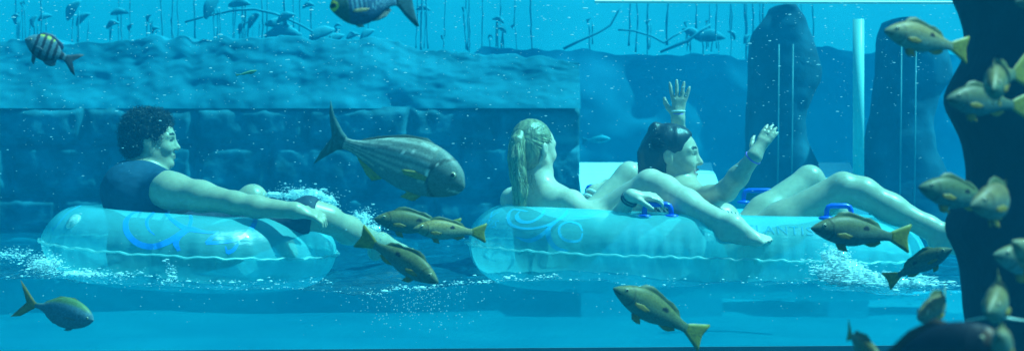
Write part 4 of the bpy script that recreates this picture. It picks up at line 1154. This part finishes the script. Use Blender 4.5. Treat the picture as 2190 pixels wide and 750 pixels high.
def pat_sergeant(t, z, seed):
    c = np.tile((.055, .13, .17), (len(t), 1))
    y = np.clip((z-.20)/.06, 0, 1)*(t > .25)*(t < .62)
    c = c*(1-y)[:, None]+np.array((.30, .34, .03))[None]*y[:, None]
    for x in (.26, .42, .58, .73, .90):
        k = np.abs(t-x+.10*(z)-.0) < (.034 if x < .85 else .04); c = np.where(k[:, None], np.array((.012, .018, .03)), c)
    c = np.where(((z < -.17+.0*t) | (z > .275))[:, None], c*.45, c)
    return c
def pat_wavy(t, z, seed):
    c = np.tile((.02, .085, .16), (len(t), 1))
    w = np.abs(np.sin((z+.012*np.sin(t*95))*75)) > .86
    c = np.where((w & (t > .30) & (z > -.10))[:, None], np.array((.10, .27, .36)), c)
    c = np.where((t < .26)[:, None], c*np.array((1.3, 1.15, .65)), c)
    k = np.sqrt((t/.115)**2+((z-.01)/.085)**2); c = np.where((k < 1)[:, None], np.array((.48, .46, .06)), c)
    c = np.where(((k < .72) & (np.abs(z-.012) < .033))[:, None], np.array((.015, .03, .03)), c)
    return c
def pat_dark(t, z, seed):
    c = np.tile((.002, .008, .017), (len(t), 1))
    k = np.sqrt(((t-.055)/.055)**2+((z-.055)/.06)**2) < 1
    return np.where(k[:, None], np.array((.08, .045, .03)), c)
SP['haze'] = SP['snapper']
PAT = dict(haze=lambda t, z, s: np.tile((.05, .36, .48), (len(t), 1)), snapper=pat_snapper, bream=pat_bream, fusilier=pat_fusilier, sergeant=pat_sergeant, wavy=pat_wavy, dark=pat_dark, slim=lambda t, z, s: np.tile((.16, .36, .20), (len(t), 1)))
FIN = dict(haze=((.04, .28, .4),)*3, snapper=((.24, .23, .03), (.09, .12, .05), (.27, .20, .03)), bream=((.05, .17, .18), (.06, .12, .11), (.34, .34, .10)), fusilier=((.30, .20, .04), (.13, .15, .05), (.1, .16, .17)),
           sergeant=((.04, .07, .10), (.02, .05, .12), (.05, .10, .14)), wavy=((.03, .13, .17), (.03, .13, .18), (.2, .24, .22)), dark=((.003, .009, .018), (.04, .025, .015), (.003, .009, .018)), slim=((.16, .34, .2),)*3)

def fish(kind, head, tail, label, group=None, bend=0.0, roll=0.0, name=None, cat='fish', spines=False, tint=(1, 1, 1)):
    """head, tail = (photo x, photo y, distance): snout tip and tail tip of one fish"""
    if head[0] > 1850 and head[2] < 3: head, tail = head[:2]+(head[2]*.87,), tail[:2]+(tail[2]*.87,)
    if kind == 'snapper':
        tint = np.array(tint)*RNG.uniform(.85, 1.2)*np.array((RNG.uniform(.9, 1.2), 1, RNG.uniform(.85, 1.2))); bend = bend or RNG.uniform(-.03, .03)
    s = SP[kind]; A, Bq = W(*head), W(*tail)
    tl = max(p[0] for p in s['tail'])
    ax = (A-Bq); TL = ax.length; X = ax.normalized(); Ls = TL/(1+tl*.93)
    up = Vector((0, 0, 1)); Z = (up-X*up.dot(X)).normalized(); Y = Z.cross(X)
    if roll: Z = (Z*math.cos(roll)+Y*math.sin(roll)); Y = Z.cross(X)
    org = A
    amp = bend*Ls
    # a bent fish keeps snout and tail tip on the line between them; its middle bows sideways
    def place(x, y, z):
        x = np.asarray(x, float); q = np.clip(x/1.25, 0, 1.1)
        off = amp*(np.sin(math.pi*q)*.9)+0.02*Ls*np.sin(x*5)*bend
        sl = -amp*math.pi/1.25/Ls*np.cos(math.pi*q)*.9
        y = np.asarray(y, float)*Ls; xx = x*Ls-y*np.sin(sl)*-1.0
        yy = y*np.cos(sl)+off; zz = np.asarray(z, float)*Ls
        O = np.array(org); return O[None]-np.array(X)[None]*xx[:, None]+np.array(Y)[None]*yy[:, None]+np.array(Z)[None]*zz[:, None]
    mid = W((head[0]+tail[0])/2, (head[1]+tail[1])/2, (head[2]+tail[2])/2)
    root = empty(name or 'fish', mid); tag(root, label, cat, group)
    nt, na = 84, 44
    tt = np.linspace(0, 1, nt)**1.12; tt[0] = 0
    top, bot, w = sm(tt, s['t'], s['top']), sm(tt, s['t'], s['bot']), sm(tt, s['t'], s['w'])
    a = np.linspace(0, 2*math.pi, na, endpoint=False)
    T = np.repeat(tt, na); AA = np.tile(a, nt)
    c, hh = np.repeat((top+bot)/2, na), np.repeat((top-bot)/2, na); ww = np.repeat(w, na)
    yy = ww*np.sign(np.cos(AA))*np.abs(np.cos(AA))**1.05; zz = c+hh*np.sin(AA)
    gill = .05*np.exp(-((np.sqrt(((T-.05)/.19)**2+(zz/.2)**2)-1)/.05)**2); yy = yy*(1+gill)
    mouthd = np.exp(-(((zz+.015+T*.2)/.010)**2))*np.exp(-(T/.07)**2); yy = yy*(1-.35*mouthd)
    V = place(T, yy, zz); col = PAT[kind](T, zz, 0)
    col = col*np.array(tint)*(1+.18*fbm(T*22, zz*40, yy*0+head[0], 3))[:, None]
    i = np.arange(nt*na).reshape(nt, na); j = np.roll(i, -1, axis=1)
    F = np.stack([i[:-1], i[1:], j[1:], j[:-1]], -1).reshape(-1, 4)
    V = np.concatenate([V, place([-.006], [0], [(top[0]+bot[0])/2]), place([1.004], [0], [0])]); col = np.concatenate([col, col[:1], col[-1:]])
    n0 = nt*na
    Fl = [tuple(f) for f in F]+[(n0, int(i[0, k]), int(j[0, k])) for k in range(na)]+[(n0+1, int(j[-1, k]), int(i[-1, k])) for k in range(na)]
    adopt(link('body', mesh_np('body', V, Fl, col), M['fish_body']), root)
    def fin(nm, O, colr, th=.006, y0=0.0, ys=0.0, z0=None, stripes=None, rays=0):
        """outline O of (x, z): a rayed sheet with real thickness, thinning to its edge"""
        O = np.array(O, float); n = len(O); P = [O[k]+(O[(k+1) % n]-O[k])*f for k in range(n) for f in (0, .25, .5, .75)]
        P = np.array(P); cen = P.mean(0); rings = [P, cen+(P-cen)*.66, cen+(P-cen)*.33]
        m = len(P); V = []; cl = []
        for sd in (1, -1):
            for r, R_ in enumerate(rings):
                hg_ = th*(.12, .6, .9)[r]
                ray = .25*np.sin(np.arctan2(R_[:, 1]-.0, R_[:, 0]-O[:, 0].min()+.05)*46)
                y = y0+ys*(R_[:, 0]-O[:, 0].min())+sd*hg_*(1+ray)/2
                V.append(place(R_[:, 0], y, R_[:, 1]))
                base = np.tile(colr, (m, 1)).astype(float)*(1+.22*np.sin(np.arctan2(R_[:, 1], R_[:, 0]-O[:, 0].min()+.05)*52))[:, None]
                if stripes is not None: base = np.where((np.sin(R_[:, 0]*stripes+R_[:, 1]*stripes*.6) > .0)[:, None], np.array((.55, .55, .5)), np.array((.03, .06, .07)))
                cl.append(base)
            V.append(place([cen[0]], [y0+ys*(cen[0]-O[:, 0].min())+sd*th*.5], [cen[1]])); cl.append(np.array([colr], float))
        V = np.concatenate(V); cl = np.concatenate(cl); F = []; S = 3*m+1
        for sd in (0, 1):
            b = sd*S
            for r in (0, 1):
                for k in range(m):
                    q = (b+r*m+k, b+r*m+(k+1) % m, b+(r+1)*m+(k+1) % m, b+(r+1)*m+k); F.append(q if sd == 0 else q[::-1])
            for k in range(m):
                q = (b+2*m+k, b+2*m+(k+1) % m, b+3*m); F.append(q if sd == 0 else q[::-1])
        for k in range(m): F.append((k, S+k, S+(k+1) % m, (k+1) % m))
        adopt(link(nm, mesh_np(nm, V, F, cl), M['fish_fin']), root)
    fc = FIN[kind]
    fin('tail_fin', [(1+x*1.0-.02, z) for x, z in s['tail']], fc[0], .010)
    tp = lambda x: float(sm([x], s['t'], s['top'])[0]); bt = lambda x: float(sm([x], s['t'], s['bot'])[0])
    def along(O, edge, sg):
        out = [(x, edge(x)+sg*h) for x, h in O]
        return out+[(x, edge(x)-sg*.012) for x, h in O[::-1] if 1][:-1]
    fin('dorsal_fin', along(s['dorsal'], tp, 1), fc[1], .007)
    fin('anal_fin', along([(x+.04*(h > .02), h) for x, h in s['anal']], bt, -1), fc[2], .007, stripes=150 if kind == 'wavy' else None)
    px, pz, pl, ph = s['pect']
    for sd in (1, -1):
        y_ = sd*(float(sm([px], s['t'], s['w'])[0])*.97)
        fin('pectoral_fin', [(px, pz+.016), (px+pl*.5, pz+ph*.55), (px+pl, pz+.006), (px+pl*.85, pz-ph*.45), (px+pl*.35, pz-ph*.5), (px, pz-.016)], (.5, .42, .22) if kind == 'wavy' else fc[2], .006, y_, sd*.10)
        fin('pelvic_fin', [(x, bt(x)-h) for x, h in s['pelvic']]+[(s['pelvic'][2][0]-.03, bt(.4)+.012)], fc[2], .006, sd*.02, sd*.12)
        ex, ez, er = s['eye']; ey = float(sm([ex], s['t'], s['w'])[0])*math.sqrt(max(.1, 1-((ez-(tp(ex)+bt(ex))/2)/((tp(ex)-bt(ex))/2))**2))
        V = []; cl = []; nr, ns = 7, 16
        for r in range(nr):
            ph_ = (math.pi/2)*r/(nr-1)
            for k in range(ns):
                q = 2*math.pi*k/ns
                V.append((ex+er*math.sin(ph_)*math.cos(q), sd*(ey-.010+er*.75*math.cos(ph_)), ez+er*math.sin(ph_)*math.sin(q)))
                cl.append((.006, .006, .008) if ph_ < .72 else ((.45, .42, .28) if ph_ < 1.15 else (.06, .06, .05)))
        V = np.array(V); F = [(r*ns+k, r*ns+(k+1) % ns, (r+1)*ns+(k+1) % ns, (r+1)*ns+k) for r in range(nr-1) for k in range(ns)]
        if sd > 0: F = [f[::-1] for f in F]
        adopt(link('eye', mesh_np('eye', place(V[:, 0], V[:, 1], V[:, 2]), F, np.array(cl)), M['eye']), root)
    if spines:
        for sd in (1, -1):
            mb = MB(); p0 = place([.34], [sd*.05], [bt(.34)+.05])[0]
            pts = [Vector(p0)+Vector((sd*q, -.02*q, -.16*q*(1-q*3)))*1.0 for q in np.linspace(0, .034, 7)]
            mb.tube([tuple(p) for p in pts], list(np.linspace(.0022, .0008, 7)), 6); adopt(mb.build('fin_ray', M['pole']), root)
    return root

SG = 'spotted snappers'
fish('sergeant', (54, 84, 3.2), (172, 139, 3.24), 'striped fish with dark vertical bars at the upper left', name='striped_fish')
fish('wavy', (706, 16, 2.8), (888, -4, 2.86), 'blue deep-bodied fish with wavy lines and yellow lips cut by the top edge', name='wavy_lined_fish', bend=.03)
fish('bream', (993, 398, 3.4), (684, 287, 3.52), 'large silvery lined fish with forked tail before the block wall', name='lined_bream')
fish('fusilier', (200, 684, 3.4), (30, 640, 3.46), 'blue fish with orange forked tail at the lower left', name='forked_tail_fish')
fish('snapper', (800, 468, 3.8), (985, 490, 3.84), 'dark snapper partly hidden behind a yellower one beside the long tube', SG)
fish('snapper', (884, 489, 3.6), (1041, 498, 3.66), 'yellowish snapper with yellow tail, before the left end of the long tube', SG, bend=.02, tint=(1.7, 1.35, 1.0))
fish('snapper', (937, 604, 3.3), (766, 503, 3.36), 'snapper diving to the right between the two tubes', SG)
fish('snapper', (1312, 616, 3.2), (1507, 723, 3.28), 'snapper below the waterline with its nose up and tail at the bottom edge', SG, tint=(1.25, 1.1, 1.0))
fish('snapper', (1892, 66, 2.8), (2072, 108, 2.9), 'snapper near the top beside the pale pole', SG, tint=(1.5, 1.4, 1.4))
fish('snapper', (2024, 212, 2.6), (2204, 228, 2.7), 'dim snapper with its nose at the notch of the dark pillar', SG, tint=(.6, .8, .85))
fish('snapper', (2124, 192, 2.35), (2196, 150, 2.55), 'small turning fish above the dim snapper, before the dark pillar', SG, bend=-.10)
fish('snapper', (1965, 400, 2.75), (2148, 440, 2.85), 'snapper left of a turning fish, crossing the edge of the dark pillar', SG, tint=(.6, .85, .9))
fish('snapper', (2076, 440, 2.35), (2152, 420, 2.56), 'turning fish with raised fin, before the tail of another snapper', SG, bend=.12)
fish('snapper', (1735, 488, 3.3), (1948, 510, 3.38), 'large snapper under the blue handle at the right end of the long tube', SG)
fish('snapper', (2036, 532, 3.42), (1894, 602, 3.5), 'snapper heading right with its tail in the white splash', SG, bend=-.03)
fish('snapper', (1962, 680, 2.45), (2022, 628, 2.62), 'small turning fish above the big dark fish', SG, bend=.10)
fish('snapper', (2124, 545, 2.5), (2320, 585, 2.6), 'snapper head entering from the right edge, before the dark pillar', SG)
fish('snapper', (2164, 516, 2.2), (2300, 640, 2.3), 'bright edged fish cut by the right edge, below the dark pillar notch', SG)
fish('snapper', (2112, 668, 2.15), (2134, 612, 2.38), 'fish seen head-on with long fin rays spread to both sides', SG, bend=.06, spines=True)
fish('snapper', (1886, 772, 2.3), (1812, 704, 2.45), 'small fish with raised tail at the bottom edge left of the big dark fish', SG, bend=-.08)
fish('snapper', (2138, 716, 1.75), (2172, 800, 1.9), 'small oval fish before the snout of the big dark fish', SG)
fish('snapper', (2172, 6, 2.4), (2330, -28, 2.5), 'fish barely showing in the upper right corner', SG)
fish('dark', (2142, 728, 1.95), (1800, 838, 2.05), 'big dark fish rising into the lower right corner', name='dark_fish')
fish('slim', (550, 151, 4.4), (503, 161, 4.42), 'tiny slender yellow fish before the algae ledge', name='slender_fish', bend=.15)
fish('haze', (1306, 297, 9.0), (1244, 301, 9.05), 'faint distant fish right of the block wall corner', name='distant_fish')

# ================================================================== drops, foam and bubbles
ICO_V = []; ICO_F = []
def ico():
    bm = bmesh.new(); bmesh.ops.create_icosphere(bm, subdivisions=2, radius=1.0); bm.verts.ensure_lookup_table()
    V = np.array([v.co[:] for v in bm.verts]); F = np.array([[v.index for v in f.verts] for f in bm.faces]); bm.free(); return V, F
IV, IF = ico()
def scatter(name, C, S, mat, wob=0.0):
    """many small rounded drops: centres C, radii S (n,3)"""
    n = len(C); V = (IV[None]*(1+wob*RNG.normal(size=(n, len(IV), 1))))*S[:, None]+C[:, None]
    F = IF[None]+(np.arange(n)*len(IV))[:, None, None]
    return tag(link(name, mesh_np(name, V.reshape(-1, 3), F.reshape(-1, 3)), mat), kind='stuff')
def px2w(px, py, d):
    return np.stack([(px-CX)/FPX*d, d+0*px, EYE-(py-CY)/FPX*d], -1)
# drops clinging to the clear panel above the waterline
n = 2500
px = RNG.uniform(-40, 2080, n); py = np.abs(RNG.normal(0, 1, n))*215-6
keep = (py < 590) & (RNG.uniform(size=n) < np.where(px > 1250, .85, 1)*np.where(py > 380, .6, 1)); px, py = px[keep], py[keep]; n = len(px)
r = RNG.gamma(2.2, .42, n)+.35; r = np.clip(r, .4, 4.2)*(1+.25*(py < 90)); r = r*.64; el = RNG.uniform(1.0, 3.4, n)
S = np.stack([r*el, r*.55, r*.85], -1)/FPX*DP*.62
C = px2w(px, py, DP-.012-S[:, 1]*.4); scatter('water_drops', C, S, M['drop'])
# bubbles in the water under the surface
n = 420
px = np.concatenate([RNG.normal(880, 70, 300), RNG.uniform(0, 2050, 120)]); py = 612+np.abs(RNG.normal(0, 45, n)); r = RNG.uniform(.5, 1.3, n)/FPX*DP
C = px2w(px, py, DP-.012); scatter('air_bubbles', C, np.stack([r*1.3, r*.6, r], -1), M['bubble'])
# foam line where the river meets the panel, and round the tubes
def foam_line(x0, x1, n, dy, d, amp, sz, seed):
    rg = np.random.default_rng(seed); px = rg.uniform(x0, x1, n)
    X = (px-CX)/FPX*d; z = wave(X, np.full(n, d)); dens = .5+.5*fbm(X*6, X*0+seed, 0, 3); k = rg.uniform(size=n) < dens*1.3
    X, z = X[k], z[k]; m = len(X); r = rg.gamma(2, .6, m)*sz
    C = np.stack([X, d+rg.normal(0, .012, m), z+rg.normal(0, amp, m)+.002], -1)
    return C, np.stack([r*rg.uniform(1, 2.6, m), r, r*.7], -1)
cs = [foam_line(-20, 2070, 420, 0, DP+.03, .003, .0010, 1), foam_line(60, 720, 420, 0, 5.02, .010, .0012, 2), foam_line(820, 1200, 450, 0, DP+.06, .006, .0013, 3), foam_line(980, 1900, 200, 0, 5.0, .008, .0011, 4)]
scatter('foam', np.concatenate([c for c, s in cs]), np.concatenate([s for c, s in cs]), M['foam'], .08)
def splash(name, blobs, n, sz, seed, dirx=0.0, stretch=1.0):
    rg = np.random.default_rng(seed); Cs = []; Ss = []
    for (x, y, sx, sy, d, wgt) in blobs:
        m = int(n*wgt); px = rg.normal(x, sx, m); py = rg.normal(y, sy, m)+(px-x)*dirx
        r = rg.gamma(1.6, .55, m)*sz
        Cs.append(np.stack([(px-CX)/FPX*d, d+rg.normal(0, .035, m), EYE-(py-CY)/FPX*d], -1)); Ss.append(np.stack([r*rg.uniform(1, 1+2*stretch, m), r*1.0, r*rg.uniform(.5, 1, m)], -1))
    return scatter(name, np.concatenate(Cs), np.concatenate(Ss), M['foam'], .15)
splash('splash', [(650, 418, 30, 9, 5.75, .5), (700, 440, 14, 14, 5.75, .35), (600, 416, 22, 10, 5.8, .12)], 2000, .0010, 11)
splash('splash', [(775, 470, 18, 12, 5.7, .6), (790, 495, 16, 8, 5.7, .3)], 1300, .0011, 12)
splash('splash', [(95, 568, 22, 13, 5.0, .6), (190, 590, 50, 8, 4.95, .4), (30, 545, 30, 8, 5.5, .25)], 2000, .0011, 13)
splash('splash', [(1810, 590, 34, 16, 4.95, .8), (1870, 608, 45, 11, 4.9, .6), (1790, 548, 16, 12, 5.0, .25), (1980, 600, 40, 6, 4.9, .2)], 2600, .0010, 14, .22, 2.6)
splash('splash', [(365, 590, 4, 18, 4.98, .5), (368, 612, 14, 6, 4.96, .5)], 300, .0013, 15)
# torn sheets of thrown-up water inside the splashes
def sheet(cs, seed, amp=.030):
    G = SDF()
    for (x, y, d, rx, ry, rz) in cs: G.ell(np.array(W(x, y, d)), (rx, ry, rz), None, .02)
    V, F = G.mesh(.0055, lambda P: amp*(np.abs(fbm(P[:, 0]*26+seed, P[:, 1]*26, P[:, 2]*34, 4))*2.6-.28))
    tag(link('splash', mesh_np('splash', V, F), M['sheet']), kind='stuff')
sheet([(640, 416, 5.78, .075, .03, .016), (700, 436, 5.76, .035, .03, .034), (668, 420, 5.78, .05, .03, .022), (585, 418, 5.82, .03, .02, .012)], 3)
sheet([(772, 466, 5.72, .030, .03, .026), (795, 490, 5.70, .035, .03, .014)], 8)
sheet([(1800, 582, 4.96, .085, .04, .040), (1860, 600, 4.92, .11, .04, .028), (1786, 548, 5.0, .05, .03, .026), (1960, 606, 4.90, .09, .03, .014)], 13, .036)
sheet([(98, 566, 5.02, .05, .03, .022), (170, 588, 4.98, .08, .03, .012)], 21)
